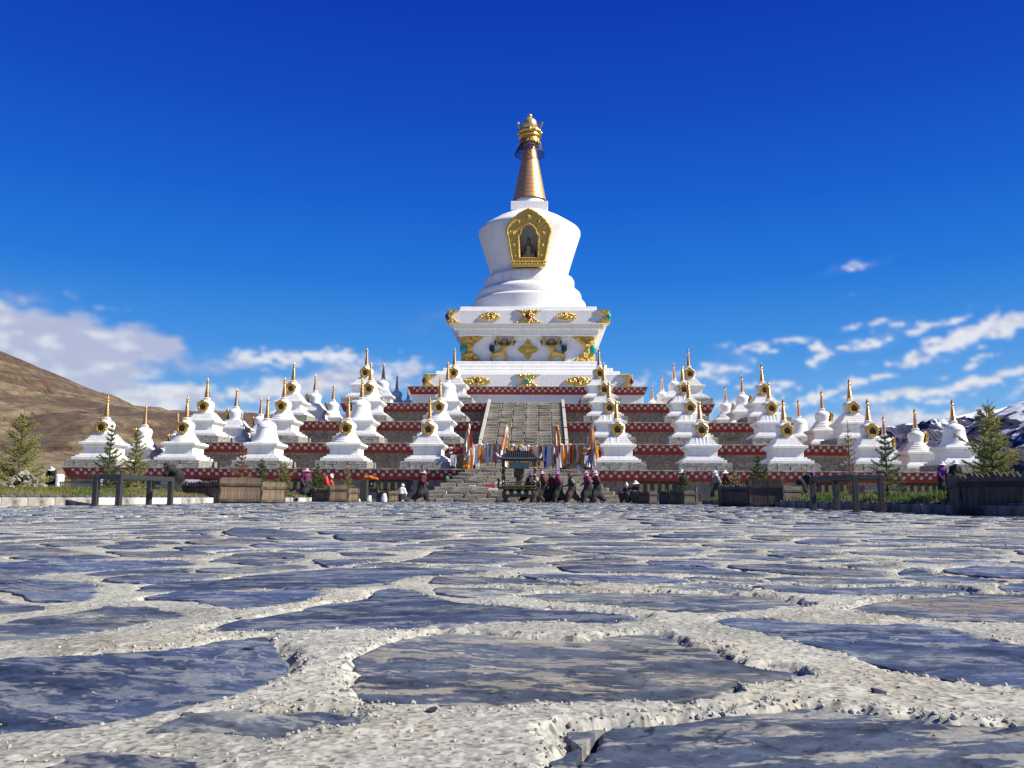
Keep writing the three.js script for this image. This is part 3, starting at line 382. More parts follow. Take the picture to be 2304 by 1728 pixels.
function slabGeo(S, R) {
  const rings = S.dist < 1.6 ? 46 : S.dist < 3 ? 22 : S.dist < 5.5 ? 8 : S.dist < 10 ? 3 : 1, n = S.P.length, pos = [], uv = [], I = [];
  const tx = (R() - 0.5) * (S.dist < 4 ? 0.008 : 0.02), tz = (R() - 0.5) * (S.dist < 4 ? 0.008 : 0.02), y0 = (S.dist < 4 ? -0.003 + R() * 0.003 : S.dist < 8 ? -0.004 + R() * 0.008 : -0.005 + R() * 0.02), an = S.dist < 6 ? (R() - 0.5) * 0.9 : R() * 6.28, ca = Math.cos(an), sa = Math.sin(an), ou = R() * 7, ov = R() * 7;
  const put = (x, z, y) => { pos.push(x, y + gy(z), z); const a = x - S.cx, b = z - S.cz; uv.push(a * ca - b * sa + ou, a * sa + b * ca + ov); };
  const hy = (x, z, e) => { let y = y0 + (x - S.cx) * tx + (z - S.cz) * tz; if (S.dist < 5.5) { const q = fbm(x * 4.3 + ou, z * 4.3 + ov, 4) * 5, st = Math.floor(q) + sst(0, 0.07, q - Math.floor(q)); y += st * 0.0018 - 0.0045 + (fbm(x * 14 + ou, z * 14, 3) - 0.5) * 0.003; } return y - (e ? 0.003 : 0); };
  put(S.cx, S.cz, hy(S.cx, S.cz));
  for (let r = 1; r <= rings; r++) { const t = r / rings; for (let i = 0; i < n; i++) { const x = mix(S.cx, S.P[i][0], t), z = mix(S.cz, S.P[i][1], t); put(x, z, hy(x, z, r === rings && rings > 2)); } }
  for (let i = 0; i < n; i++) put(S.P[i][0], S.P[i][1], -0.06);
  for (let i = 0; i < n; i++) { const j = (i + 1) % n; I.push(0, 1 + j, 1 + i); for (let r = 0; r < rings; r++) { const a = 1 + r * n + i, b = 1 + r * n + j, c = a + n, d = b + n; I.push(a, b, d, a, d, c); } }
  const g = new THREE.BufferGeometry(); g.setAttribute('position', new THREE.Float32BufferAttribute(pos, 3)); g.setAttribute('uv', new THREE.Float32BufferAttribute(uv, 2)); g.setIndex(I); g.computeVertexNormals(); return g;
}
const plaza = new THREE.Group(); plaza.name = 'plaza'; plaza.userData.kind = 'structure'; scene.add(plaza);
{
  const R = rng(5);
  slabs.sort((a, b) => a.dist - b.dist);
  const inView = S => Math.abs(Math.atan2(S.cx - 1, 72 - S.cz) + 0.034) < 0.62 && S.cz < 71.6;
  let made = 0; const rest = W.slates.map(() => []);
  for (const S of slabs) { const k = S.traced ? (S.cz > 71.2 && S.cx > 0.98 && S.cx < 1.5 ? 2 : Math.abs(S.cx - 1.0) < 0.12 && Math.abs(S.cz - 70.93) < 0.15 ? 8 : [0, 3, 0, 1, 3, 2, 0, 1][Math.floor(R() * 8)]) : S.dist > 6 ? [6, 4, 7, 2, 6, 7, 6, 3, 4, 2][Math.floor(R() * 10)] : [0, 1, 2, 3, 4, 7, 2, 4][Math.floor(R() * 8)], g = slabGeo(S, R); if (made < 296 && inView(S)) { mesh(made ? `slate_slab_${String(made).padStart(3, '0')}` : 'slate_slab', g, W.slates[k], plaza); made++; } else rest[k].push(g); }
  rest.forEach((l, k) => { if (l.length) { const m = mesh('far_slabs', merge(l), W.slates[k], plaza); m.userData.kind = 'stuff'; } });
  const strip = (x0, x1, z0, z1, c, flat) => { const nx = Math.ceil((x1 - x0) / c), nz = Math.ceil((z1 - z0) / c), P = [], U = [], I = []; for (let j = 0; j <= nz; j++) for (let i = 0; i <= nx; i++) { const x = mix(x0, x1, i / nx), z = mix(z0, z1, j / nz); P.push(x, flat ? -0.006 + (fbm(x * 1.3, z * 1.3, 3) - 0.5) * 0.012 + gy(z) : mortarY(x, z), z); U.push(x, z); } for (let j = 0; j < nz; j++) for (let i = 0; i < nx; i++) { const a = j * (nx + 1) + i; I.push(a, a + nx + 1, a + 1, a + 1, a + nx + 1, a + nx + 2); } const g = new THREE.BufferGeometry(); g.setAttribute('position', new THREE.Float32BufferAttribute(P, 3)); g.setAttribute('uv', new THREE.Float32BufferAttribute(U, 2)); g.setIndex(I); g.computeVertexNormals(); mesh('mortar_bed', g, W.mortar, plaza); };
  strip(-1.4, 3.4, 69.6, 71.6, 0.0075);
  strip(-4.4, 6.2, 66, 69.6, 0.021);
  strip(-10, 9.6, 57, 66, 0.065);
  strip(-10, 9.6, 31.5, 57, 0.4, true); strip(-29, 29, 26, 31.5, 0.6, true);
  strip(-10, -4.4, 66, 76, 0.3, true); strip(6.2, 9.6, 66, 76, 0.3, true); strip(-4.4, -1.4, 69.6, 76, 0.15, true); strip(3.4, 6.2, 69.6, 76, 0.15, true); strip(-1.4, 3.4, 71.6, 76, 0.12, true);
}
{ // loose grit on the mortar and flat slate chips lying about
  const R = rng(99), g = new THREE.IcosahedronGeometry(1, 0), m = std(white1, 0.9);
  const n = 8000, im = new THREE.InstancedMesh(g, m, n), c = new THREE.Color(); im.name = 'grit'; im.userData = { kind: 'stuff', label: 'loose grit and small pebbles scattered over the mortar joints', category: 'grit' };
  let k = 0; while (k < n) {
    const D = 0.5 + 7 * R() ** 1.9, x = 1 - 0.034 * D + (R() - 0.5) * D * 1.5, z = 72 - D, d = slabDist(x, z), rr = rough(x, z), rim = k > 1600;   // most of it crumbles along the broken rims of the joints
    if (rim ? d < -0.004 || d > 0.03 || R() > rr * rr + 0.02 : (d < 0 && R() > 0.1)) continue;
    const s = (rim ? 0.0008 + 0.0021 * R() ** 2.2 : 0.0009 + 0.0016 * R() ** 3) * (1 + D * 0.14), y = d < 0 && !rim ? gy(z) : Math.max(mortarY(x, z), gy(z) - 0.008);
    im.setMatrixAt(k, M4(x, y + s * 0.2, z, R() * 6, R() * 6, R() * 6, [s, s * (0.55 + R() * 0.45), s * (0.6 + R() * 0.7)]));
    const v = R(), tone = 0.72 + R() * 0.35; c.setRGB(...(v < 0.66 ? [0.40, 0.39, 0.35] : v < 0.84 ? [0.50, 0.485, 0.45] : v < 0.94 ? [0.17, 0.17, 0.165] : [0.33, 0.27, 0.21]).map(q => q * tone)); im.setColorAt(k, c); k++;
  }
  scene.add(im);
  const cg = [0, 1, 2].map(() => { const P = []; for (let i = 0; i < 9; i++) { const a = i / 9 * 6.28, r = 0.7 + R() * 0.5; for (const y of [-0.12, 0.12]) P.push(new THREE.Vector3(Math.cos(a) * r * (y > 0 ? 0.85 : 1), y, Math.sin(a) * r * 0.7 * (y > 0 ? 0.85 : 1))); } return N(new ConvexGeometry(P)); });
  cg.forEach((q, i) => { const w = new THREE.InstancedMesh(q, W.slates[[5, 1, 0][i]], 7); w.name = ['slate_chips', 'slate_flakes', 'slate_shards'][i]; w.userData = { kind: 'stuff', label: ['dark slate chips lying loose on the paving', 'thin slate flakes lying loose on the paving', 'small slate shards lying loose on the paving'][i], category: 'slate chips' }; for (let k = 0; k < 7; k++) { const D = 0.75 + 6 * R() ** 1.6, x = 1 - 0.034 * D + (R() - 0.5) * D * 1.3, z = 72 - D, s = (0.005 + 0.008 * R()) * (1 + D * 0.15); w.setMatrixAt(k, M4(x, Math.max(mortarY(x, z), gy(z) + 0.002) + s * 0.1, z, (R() - 0.5) * 0.5, R() * 6, (R() - 0.5) * 0.5, s)); } scene.add(w); });
}

// ================================================================== TERRACES
const TOPS = [1.94, 3.66, 5.38, 7.10], HALF = [25.9, 21.7, 17.5, 13.35], RING = [24.35, 20.18, 15.95, 11.8], TNAME = ['lowest', 'second', 'third', 'highest'];
const FASCIA = 0.54;
const rBlock = rng(404);
W.steps = [[0.60, 0.545, 0.45], [0.55, 0.51, 0.43], [0.64, 0.57, 0.46], [0.58, 0.54, 0.47]].map(c => std(L(...c), 0.92, { map: T.wall, bumpMap: T.wallBump, bumpScale: 0.03 }));
const blockGeos = [0, 1, 2, 3, 4].map(() => chamfer(1, 1, 1, 0.06, 0.10, rBlock));          // rough-hewn block, scaled to size
const squareGeo = chamfer(0.165, 0.165, 0.03, 0.01), discGeo = N(new THREE.CylinderGeometry(0.098, 0.098, 0.03, 14).rotateX(Math.PI / 2));
function fasciaBand(parent, w, top, z0, skips, pitch = 0.468) {
  // leaning red band along the front and the two sides, white squares over white discs on the front
  const lean = 0.22, b = [];
  const prof = [[0, 0], [0.02, 0], [0.02 - 0, -0.01], [-lean, -FASCIA], [-lean - 0.3, -FASCIA], [-lean - 0.3, 0]];
  const half = (pts, len) => { const s = shapeOf(pts), g = new THREE.ExtrudeGeometry(s, { depth: len, bevelEnabled: false }); return g; };
  // front: mitred as a frustum ring so that the corners close
  const ring = (o0, y0, o1, y1) => { const g = new THREE.BufferGeometry(), v = [], q = (a, b2, c, d) => v.push(...a, ...b2, ...c, ...a, ...c, ...d); const c = [[-1, 1], [1, 1], [1, -1], [-1, -1]]; for (let i = 0; i < 4; i++) { const [ax, az] = c[i], [bx, bz] = c[(i + 1) % 4]; q([ax * o1, y1, az * o1], [bx * o1, y1, bz * o1], [bx * o0, y0, bz * o0], [ax * o0, y0, az * o0]); } g.setAttribute('position', new THREE.Float32BufferAttribute(v, 3)); g.computeVertexNormals(); return N(g); };
  const band = mesh('red_fascia', merge([ring(w, top, w - lean, top - FASCIA), ring(w - lean, top - FASCIA, w - lean - 0.3, top - FASCIA)]), W.red, parent);
  const ang = Math.atan2(lean, FASCIA), n = Math.floor((w * 2 - 0.3) / pitch), x0 = -(n - 1) * pitch / 2;
  for (let i = 0; i < n; i++) for (const kind of [0, 1]) {
    const x = x0 + i * pitch + (kind ? pitch / 2 : 0); if (Math.abs(x) > w - 0.2 || (skips && skips(x, kind))) continue;
    const d = kind ? 0.29 : 0.10, m = new THREE.Mesh(kind ? discGeo : squareGeo, W.dot); m.name = kind ? 'white_disc' : 'white_square';
    m.position.set(x, top - d * Math.cos(ang) - 0.0, w - d * Math.sin(ang) + 0.004); m.rotation.x = ang; band.add(m);
  }
  return band;
}
function terrace(i) {
  const w = HALF[i], top = TOPS[i], base = i ? TOPS[i - 1] : gy(26), r = rng(900 + i), wf = w - 0.36;
  const o = thing('stone_terrace', `${TNAME[i]} square stone terrace with a red band of white dots under its rim`, 'terrace', [0, 0, 0], 0, 'stacked stone terraces');
  mesh('core', box((wf - 0.06) * 2, top - 0.06 - base + (i ? 0 : 0.3), (wf - 0.06) * 2, 0, (top - 0.06 + base - (i ? 0 : 0.3)) / 2, 0), W.core, o);
  // thin coping: slabs 1.2 m long along the front
  const nC = Math.round(w * 2 / 1.3), l = w * 2 / nC + 0.0; const cg = chamfer(l - 0.008, 0.06, 0.5, 0.008);
  for (let k = 0; k < nC; k++) { const m = mesh('coping_slab', cg, W.cap, o); m.position.set(-w + l * (k + 0.5), top - 0.03 + (r() - 0.5) * 0.006, w - 0.2 + (r() - 0.5) * 0.01); }
  mesh('paving', box(w * 2 - 0.1, 0.05, w * 2 - 0.55, 0, top - 0.031, -0.25), W.cap, o);
  fasciaBand(o, w - 0.03, top - 0.06, w, i ? (x => Math.abs(x) < 2.95) : (x => Math.abs(x) < 3.1));
  // coursed stone wall under the band
  const wallTop = top - 0.06 - FASCIA, courses = i ? 6 : 7, ch = (wallTop - base) / courses, list = [];
  const niches = i === 0 ? NICHES : [];
  for (let c = 0; c < courses; c++) { let x = -wf + 0.02; while (x < wf - 0.05) { let len = Math.min(0.30 + r() * 0.26, wf - x); const y = base + ch * (c + 0.5), cx = x + len / 2; const skip = (i ? Math.abs(cx) < 2.4 : false) || niches.some(n => Math.abs(cx - n) < 1.12 + len / 2 && y > 0.72 && y < 1.34); if (!skip) list.push([cx, y, len]); x += len; } }
  list.sort((a, b) => Math.abs(a[0]) - Math.abs(b[0])); const rest = W.walls.map(() => []);
  list.forEach(([x, y, len], k) => {
    const g = blockGeos[Math.floor(r() * 5)], m = Math.floor(r() * 5), out = 0.06 + (r() - 0.5) * 0.022, S = [len - 0.012, ch - 0.012, 0.12];
    if (k < 296) { const b = mesh('stone_block', g, W.walls[m], o); b.position.set(x, y, wf - 0.06 + out - 0.06); b.scale.set(...S); } else { const q = g.clone(); at(q, x, y, wf - 0.06 + out - 0.06, 0, 0, 0, S); rest[m].push(boxUV(q, r() * 5)); }
  });
  rest.forEach((q, m) => { if (q.length) mesh('outer_blocks', merge(q), W.walls[m], o).userData.kind = 'stuff'; });
  // prayer wheel recesses along the foot of the lowest terrace
  const wg = lathe([[0.0001, 0], [0.10, 0], [0.115, 0.03], [0.105, 0.06], [0.105, 0.36], [0.115, 0.39], [0.10, 0.42], [0.03, 0.44], [0.02, 0.5], [0.0001, 0.5]], 14);
  for (const n of niches) {
    const fr = mesh('wheel_recess', merge([box(2.2, 0.56, 0.02, n, 1.03, wf - 0.14 + 0.01), box(2.2, 0.05, 0.2, n, 0.745, wf - 0.04), box(2.2, 0.05, 0.2, n, 1.315, wf - 0.04), box(0.06, 0.52, 0.2, n - 1.07, 1.03, wf - 0.04), box(0.06, 0.52, 0.2, n + 1.07, 1.03, wf - 0.04)]), W.darkWoods[0], o);
    for (let k = 0; k < 5; k++) { const m = mesh('prayer_wheel', wg, W.wheel, fr); m.position.set(n - 0.8 + k * 0.4, 0.785, wf - 0.03); }
  }
  return o;
}
W.wheel = new THREE.MeshStandardMaterial({ color: L(0.55, 0.40, 0.15), metalness: 0.5, roughness: 0.45, side: THREE.DoubleSide });
const NICHES = [-22.0, -17.3, -12.5, -7.4, 7.4, 12.5, 17.3, 21.9];
for (let i = 0; i < 4; i++) terrace(i);

{ // lower flight: three-sided pyramid of rough stone steps
  const o = thing('lower_steps', 'wide flared flight of rough stone steps up to the lowest terrace', 'steps'), r = rng(31), n = 9, b0 = gy(28), rise = (TOPS[0] - b0) / n;
  for (let k = 0; k < n; k++) {
    const hw = 5.45 - k * 0.285, zf = 29.2 - k * 0.36, y = b0 + rise * (k + 0.5);
    mesh('step_core', box(hw * 2 - 0.1, rise, zf - 25.6 - 0.05, 0, y, (zf - 0.05 + 25.6) / 2), W.core, o);
    let x = -hw; while (x < hw - 0.01) { let len = 0.75 + r() * 0.5; if (hw - x - len < 0.45) len = hw - x; const m = mesh('step_block', blockGeos[Math.floor(r() * 5)], W.steps[Math.floor(r() * 4)], o); m.position.set(x + len / 2, y, zf - 0.2 + (r() - 0.5) * 0.02); m.scale.set(len - 0.012, rise - 0.006, 0.4); x += len; }
    for (const s of [-1, 1]) for (let z = zf - 0.4; z > 26.2; z -= 0.8) { const len = Math.min(0.8, z - 25.9), m = mesh('side_block', blockGeos[Math.floor(r() * 5)], W.steps[Math.floor(r() * 4)], o); m.position.set(s * (hw - 0.16), y, z - len / 2); m.scale.set(0.36, rise - 0.006, len - 0.01); }
  }
}
{ // upper flight between white stringers
  const o = thing('upper_staircase', 'long straight stone staircase with white stringers climbing the terraces', 'staircase'), r = rng(32), hw = 2.5;
  const segs = [[TOPS[0], 24.0, TOPS[1], 21.75, 8], [TOPS[1], 21.75, TOPS[2], 17.55, 8], [TOPS[2], 17.55, TOPS[3], 13.4, 8]];
  segs.forEach(([y0, z0, y1, z1, n], s) => {
    const rise = (y1 - y0) / n, run = (z0 - z1) / n;
    for (let k = 0; k < n; k++) { const z = z0 - run * k, y = y0 + rise * (k + 0.5); let x = -hw, j = 0; const off = r() * 0.1; while (x < hw - 0.01) { let len = 0.84 + (j ? 0 : off); if (hw - x - len < 0.4) len = hw - x; const m = mesh('step_block', blockGeos[Math.floor(r() * 5)], W.steps[Math.floor(r() * 4)], o); m.position.set(x + len / 2, y, z - run / 2 - 0.06 + (r() - 0.5) * 0.015); m.scale.set(len - 0.014, rise - 0.004, run + 0.12); x += len; j++; } }
    for (const sd of [-1, 1]) { const sh = shapeOf([[z0 + 0.12, y0 - 0.02], [z0 + 0.12, y0 + 0.24], [z1 + 0.02, y1 + 0.26], [z1 - 0.1, y1 + 0.26], [z1 - 0.1, y1 - 0.3]]); const g = extrude(sh, 0.18, 0.012); g.rotateY(-Math.PI / 2); g.translate(sd * (hw + 0.10) + 0.09, 0, 0); mesh('white_stringer', boxUV(g), W.stringer ??= std(L(0.50, 0.49, 0.46), 0.85, { map: T.paint }), o); }
    mesh('stair_core', box(hw * 2 - 0.02, 0.1, 0.1, 0, y0 + 0.05, (z0 + z1) / 2), W.core, o);
  });
}

// ================================================================== SMALL STUPAS
function goldNiche(parent, y, z, s) {
  // scalloped gilt frame with studs round a dark pointed opening
  const out = [], n = 26; for (let i = 0; i < n; i++) { const a = i / n * Math.PI * 2 + Math.PI / 2, p = Math.cos(a * 5 - Math.PI / 2 * 5), rr = 0.345 + 0.03 * Math.cos(5 * (a - Math.PI / 2)) + (i % 2 ? 0.016 : -0.01); out.push([Math.cos(a) * rr * 1.02, Math.sin(a) * rr * 1.06]); }
  const sh = shapeOf(out), hole = new THREE.Path(); [[-0.16, -0.23], [0.16, -0.23], [0.205, -0.02], [0.12, 0.12], [0, 0.2], [-0.12, 0.12], [-0.205, -0.02]].forEach(([a, b], i) => i ? hole.lineTo(a, b) : hole.moveTo(a, b)); hole.closePath(); sh.holes.push(hole);
  const D = 0.15, parts = [extrude(sh, D, 0.012)]; for (let i = 0; i < 13; i++) { const a = i / 13 * Math.PI * 2 + Math.PI / 2; parts.push(ball(0.036, Math.cos(a) * 0.285, Math.sin(a) * 0.295, D + 0.012, 1, 1, 0.9, 7, 5)); }
  for (let i = 0; i < 11; i++) { const a = i / 10 * Math.PI * 1.3 - 0.45; parts.push(ball(0.03, Math.cos(a) * 0.365, Math.sin(a) * 0.38, D * 0.8, 1, 1, 0.9, 6, 4)); }
  const f = mesh('gold_niche', merge(parts), W.nicheGold ??= new THREE.MeshStandardMaterial({ color: L(0.62, 0.41, 0.12), metalness: 1, roughness: 0.36, side: THREE.DoubleSide }), parent); f.position.set(0, y, z); f.rotation.x = 0.06; f.scale.setScalar(s);
  mesh('niche_back', box(0.44, 0.47, 0.01, 0, -0.02, 0.022), W.nicheBack ??= std(L(0.16, 0.10, 0.07), 0.9), f);
  return f;
}
const ringSpire = (r0, r1, h, n) => { const p = []; for (let i = 0; i < n; i++) { const t = i / n, t2 = (i + 0.62) / n, t3 = (i + 1) / n; p.push([mix(r0, r1, t), h * t], [mix(r0, r1, t) * 1.0, h * (t + 0.30 / n)], [mix(r0, r1, t2) * 0.94, h * t2], [mix(r0, r1, t3) * 0.74, h * (t3 - 0.14 / n)], [mix(r0, r1, t3) * 0.74, h * (t3 - 0.001)]); } p.push([0.0001, h]); return p; };
const spireGeo = facet(ringSpire(0.175, 0.066, 0.86, 10), 20); spireGeo.computeVertexNormals();
const smoothSpire = lathe([[0.16, 0], [0.165, 0.03], ...span(0.05, 0.84, 14).flatMap((y, i) => [[mix(0.16, 0.062, y / 0.86) * (i % 2 ? 1.03 : 0.985), y]]), [0.05, 0.86], [0.0001, 0.86]], 18);
const finialGeo = merge([lathe([[0.0001, 0], [0.055, 0.0], [0.095, 0.035], [0.06, 0.07], [0.09, 0.11], [0.085, 0.16], [0.04, 0.2], [0.0001, 0.21]], 14)]);
const tipGeo = (() => { const s = shapeOf([[-0.02, 0], [-0.055, 0.05], [-0.085, 0.06], [-0.05, 0.1], [-0.03, 0.17], [0, 0.27], [0.03, 0.17], [0.05, 0.1], [0.085, 0.06], [0.055, 0.05], [0.02, 0]]); const g = extrude(s, 0.025, 0.005); g.translate(0, 0, -0.0125); const h = g.clone(); h.rotateY(Math.PI / 2); return merge([g, h]); })();
function stupaProto(kind, seed, opt = {}) {
  const o = new THREE.Group(), r = rng(seed); o.userData = { base: 'small_stupa', category: 'stupa' };
  // rough stone base: two courses of hewn blocks round a core
  mesh('base_core', box(2.74, 0.42, 2.74, 0, 0.2, 0), W.core, o);
  for (let c = 0; c < 2; c++) for (let s = 0; s < 4; s++) { if (s === 2) continue; let x = -1.44 + (s % 2 ? 0.16 : 0); const end = -x; while (x < end - 0.01) { let len = 0.36 + r() * 0.4; if (end - x - len < 0.25) len = end - x; const m = mesh('base_block', blockGeos[Math.floor(r() * 5)], W.greys[Math.floor(r() * 3)], o), a = s * Math.PI / 2, cx = x + len / 2, cz = 1.36 + (r() - 0.5) * 0.02; m.position.set(Math.cos(a) * cx + Math.sin(a) * cz, 0.105 + c * 0.21, -Math.sin(a) * cx + Math.cos(a) * cz); m.rotation.y = a; m.scale.set(len - 0.01, 0.204, 0.16); x += len; } }
  const st = (n, w, h, y, c = 0.012) => mesh(n, cbox(w, h, w, 0, y + h / 2, 0, c), W.white, o);
  st('plinth_step', 2.42, 0.16, 0.42); st('plinth_step', 2.14, 0.10, 0.58); st('plinth_step', 1.86, 0.09, 0.68); st('dado', 1.58, 0.40, 0.77);
  st('cornice', 1.70, 0.06, 1.15); st('cornice', 1.84, 0.06, 1.21); st('cornice', 1.98, 0.15, 1.27, 0.02); st('cornice', 1.72, 0.05, 1.42);
  let yb = 1.47;
  if (kind === 'bell') {
    mesh('bell', lathe([[0.86, 1.47], [0.86, 1.50], [0.80, 1.53], [0.74, 1.6], [0.66, 1.78], [0.60, 2.0], [0.57, 2.2], [0.555, 2.33], [0.575, 2.345], [0.57, 2.38], [0.53, 2.5], [0.44, 2.62], [0.30, 2.70], [0.15, 2.74], [0.0001, 2.75]], 36), W.white, o);
  } else {
    for (let k = 0; k < 4; k++) { const w = 1.50 - k * 0.16, h = 0.112; if (kind === 'round') mesh('round_tier', lathe([[w / 2 + 0.02, yb + k * h], [w / 2 + 0.04, yb + k * h + 0.05], [w / 2 + 0.02, yb + (k + 1) * h], [0.2, yb + (k + 1) * h + 0.002]], 36), W.white, o); else mesh('tier', cbox(w, h, w, 0, yb + k * h + h / 2, 0, 0.01), W.white, o); }
    if (opt.ribs) for (const x of opt.ribs) { const g = shapeOf([[0.40, 1.93], [0.52, 1.93], [0.80, 1.47], [0.68, 1.47]]), e = extrude(g, 0.05); e.rotateY(-Math.PI / 2); e.translate(x + 0.025, 0, 0); mesh('stair_rib', boxUV(e), W.white, o); }
    mesh('ledge', lathe([[0.50, 1.91], [0.52, 1.94], [0.50, 1.985], [0.3, 1.99]], 30), W.white, o);
    mesh('vase', lathe([[0.40, 1.97], [0.42, 2.05], [0.455, 2.22], [0.485, 2.4], [0.488, 2.46], [0.46, 2.54], [0.37, 2.64], [0.26, 2.70], [0.15, 2.73], [0.0001, 2.735]], 36), W.white, o);
    goldNiche(o, 2.31, 0.47, 0.96);
  }
  mesh('neck', merge([cbox(0.34, 0.13, 0.34, 0, 2.79, 0, 0.01), lathe([[0.2, 2.855], [0.19, 2.89], [0.0001, 2.9]], 16)]), W.white, o);
  const sp = mesh('spire', opt.plain ? smoothSpire : spireGeo, opt.plain ? W.copper : W.spire, o); sp.position.y = 2.88;
  const fi = mesh('finial_ball', finialGeo, W.gold, o); fi.position.y = 3.70; if (!opt.noTip) { const tp = mesh('finial_tip', tipGeo, W.copper, o); tp.position.y = 3.86; tp.scale.setScalar(1.15); }
  return o;
}
const SP = { square: stupaProto('square', 11), ribs: stupaProto('square', 12, { ribs: [-0.34, 0.02], noTip: true }), grid: stupaProto('square', 13, { ribs: [-0.3, -0.1, 0.1, 0.3], noTip: true }), round: stupaProto('round', 14), bell: stupaProto('bell', 15), sideSquare: stupaProto('square', 16, { plain: true }), sideRound: stupaProto('round', 17, { plain: true }), topSquare: stupaProto('square', 18, { plain: true }), sideBell: stupaProto('bell', 19, { plain: true }) };
const SDESC = { square: 'white square-tiered stupa with gold niche', ribs: 'white square-tiered stupa with ribbed stair front', grid: 'white square-tiered stupa with many narrow ribs', round: 'white round-tiered stupa with gold niche', bell: 'white bell-shaped stupa without niche', sideSquare: 'white square-tiered stupa', sideRound: 'white round-tiered stupa', topSquare: 'white copper-spired stupa with gold niche', sideBell: 'white bell-shaped stupa' };
const ROWS = [
  { inner: 5.37, front: ['square', 'round', 'bell', 'round', 'square', 'ribs', 'grid', 'square', 'square', 'bell'], side: [4.77, ['sideRound', 'sideSquare'], ['sideRound', 'sideSquare']] },
  { inner: 5.30, front: ['square', 'round', 'bell', 'round', 'ribs', 'ribs', 'grid', 'square'], side: [5.14, ['sideSquare', 'sideRound'], ['sideRound', 'sideBell']] },
  { inner: 5.31, front: ['square', 'round', 'bell', 'square', 'ribs', 'square'], side: [5.56, ['sideSquare', 'sideRound'], ['sideSquare', 'sideRound']] },
  { inner: 5.30, front: ['topSquare', 'topSquare', 'topSquare', 'topSquare'], side: [6.53, ['sideSquare', 'sideRound', 'sideBell'], ['sideSquare', 'sideRound', 'sideBell']] }];
const jr = rng(2024);
ROWS.forEach((row, i) => {
  const R = RING[i], n = row.front.length / 2, xs = span(row.inner, R, n), X = [...xs.slice().reverse().map(v => -v), ...xs];
  const vary = o => { const w = W.whites[Math.floor(jr() * 3)]; o.traverse(c => { if (c.material === W.white) c.material = w; }); };
  X.forEach((x, k) => vary(copyOf(SP[row.front[k]], `${SDESC[row.front[k]]}, ${ordinal(k)} from left along front of ${TNAME[i]} terrace`, [x, TOPS[i], R], (jr() - 0.5) * 0.05, `stupas on the ${TNAME[i]} terrace`, 1.005 + jr() * 0.022)));
  for (const s of [-1, 1]) row.side[s < 0 ? 1 : 2].forEach((kd, k) => vary(copyOf(SP[kd], `${SDESC[kd]}, ${ordinal(k)} behind ${s < 0 ? 'left' : 'right'} corner of ${TNAME[i]} terrace`, [s * R, TOPS[i], R - (k + 1) * row.side[0]], s * Math.PI / 2, `stupas on the ${TNAME[i]} terrace`, 1.015)));
});

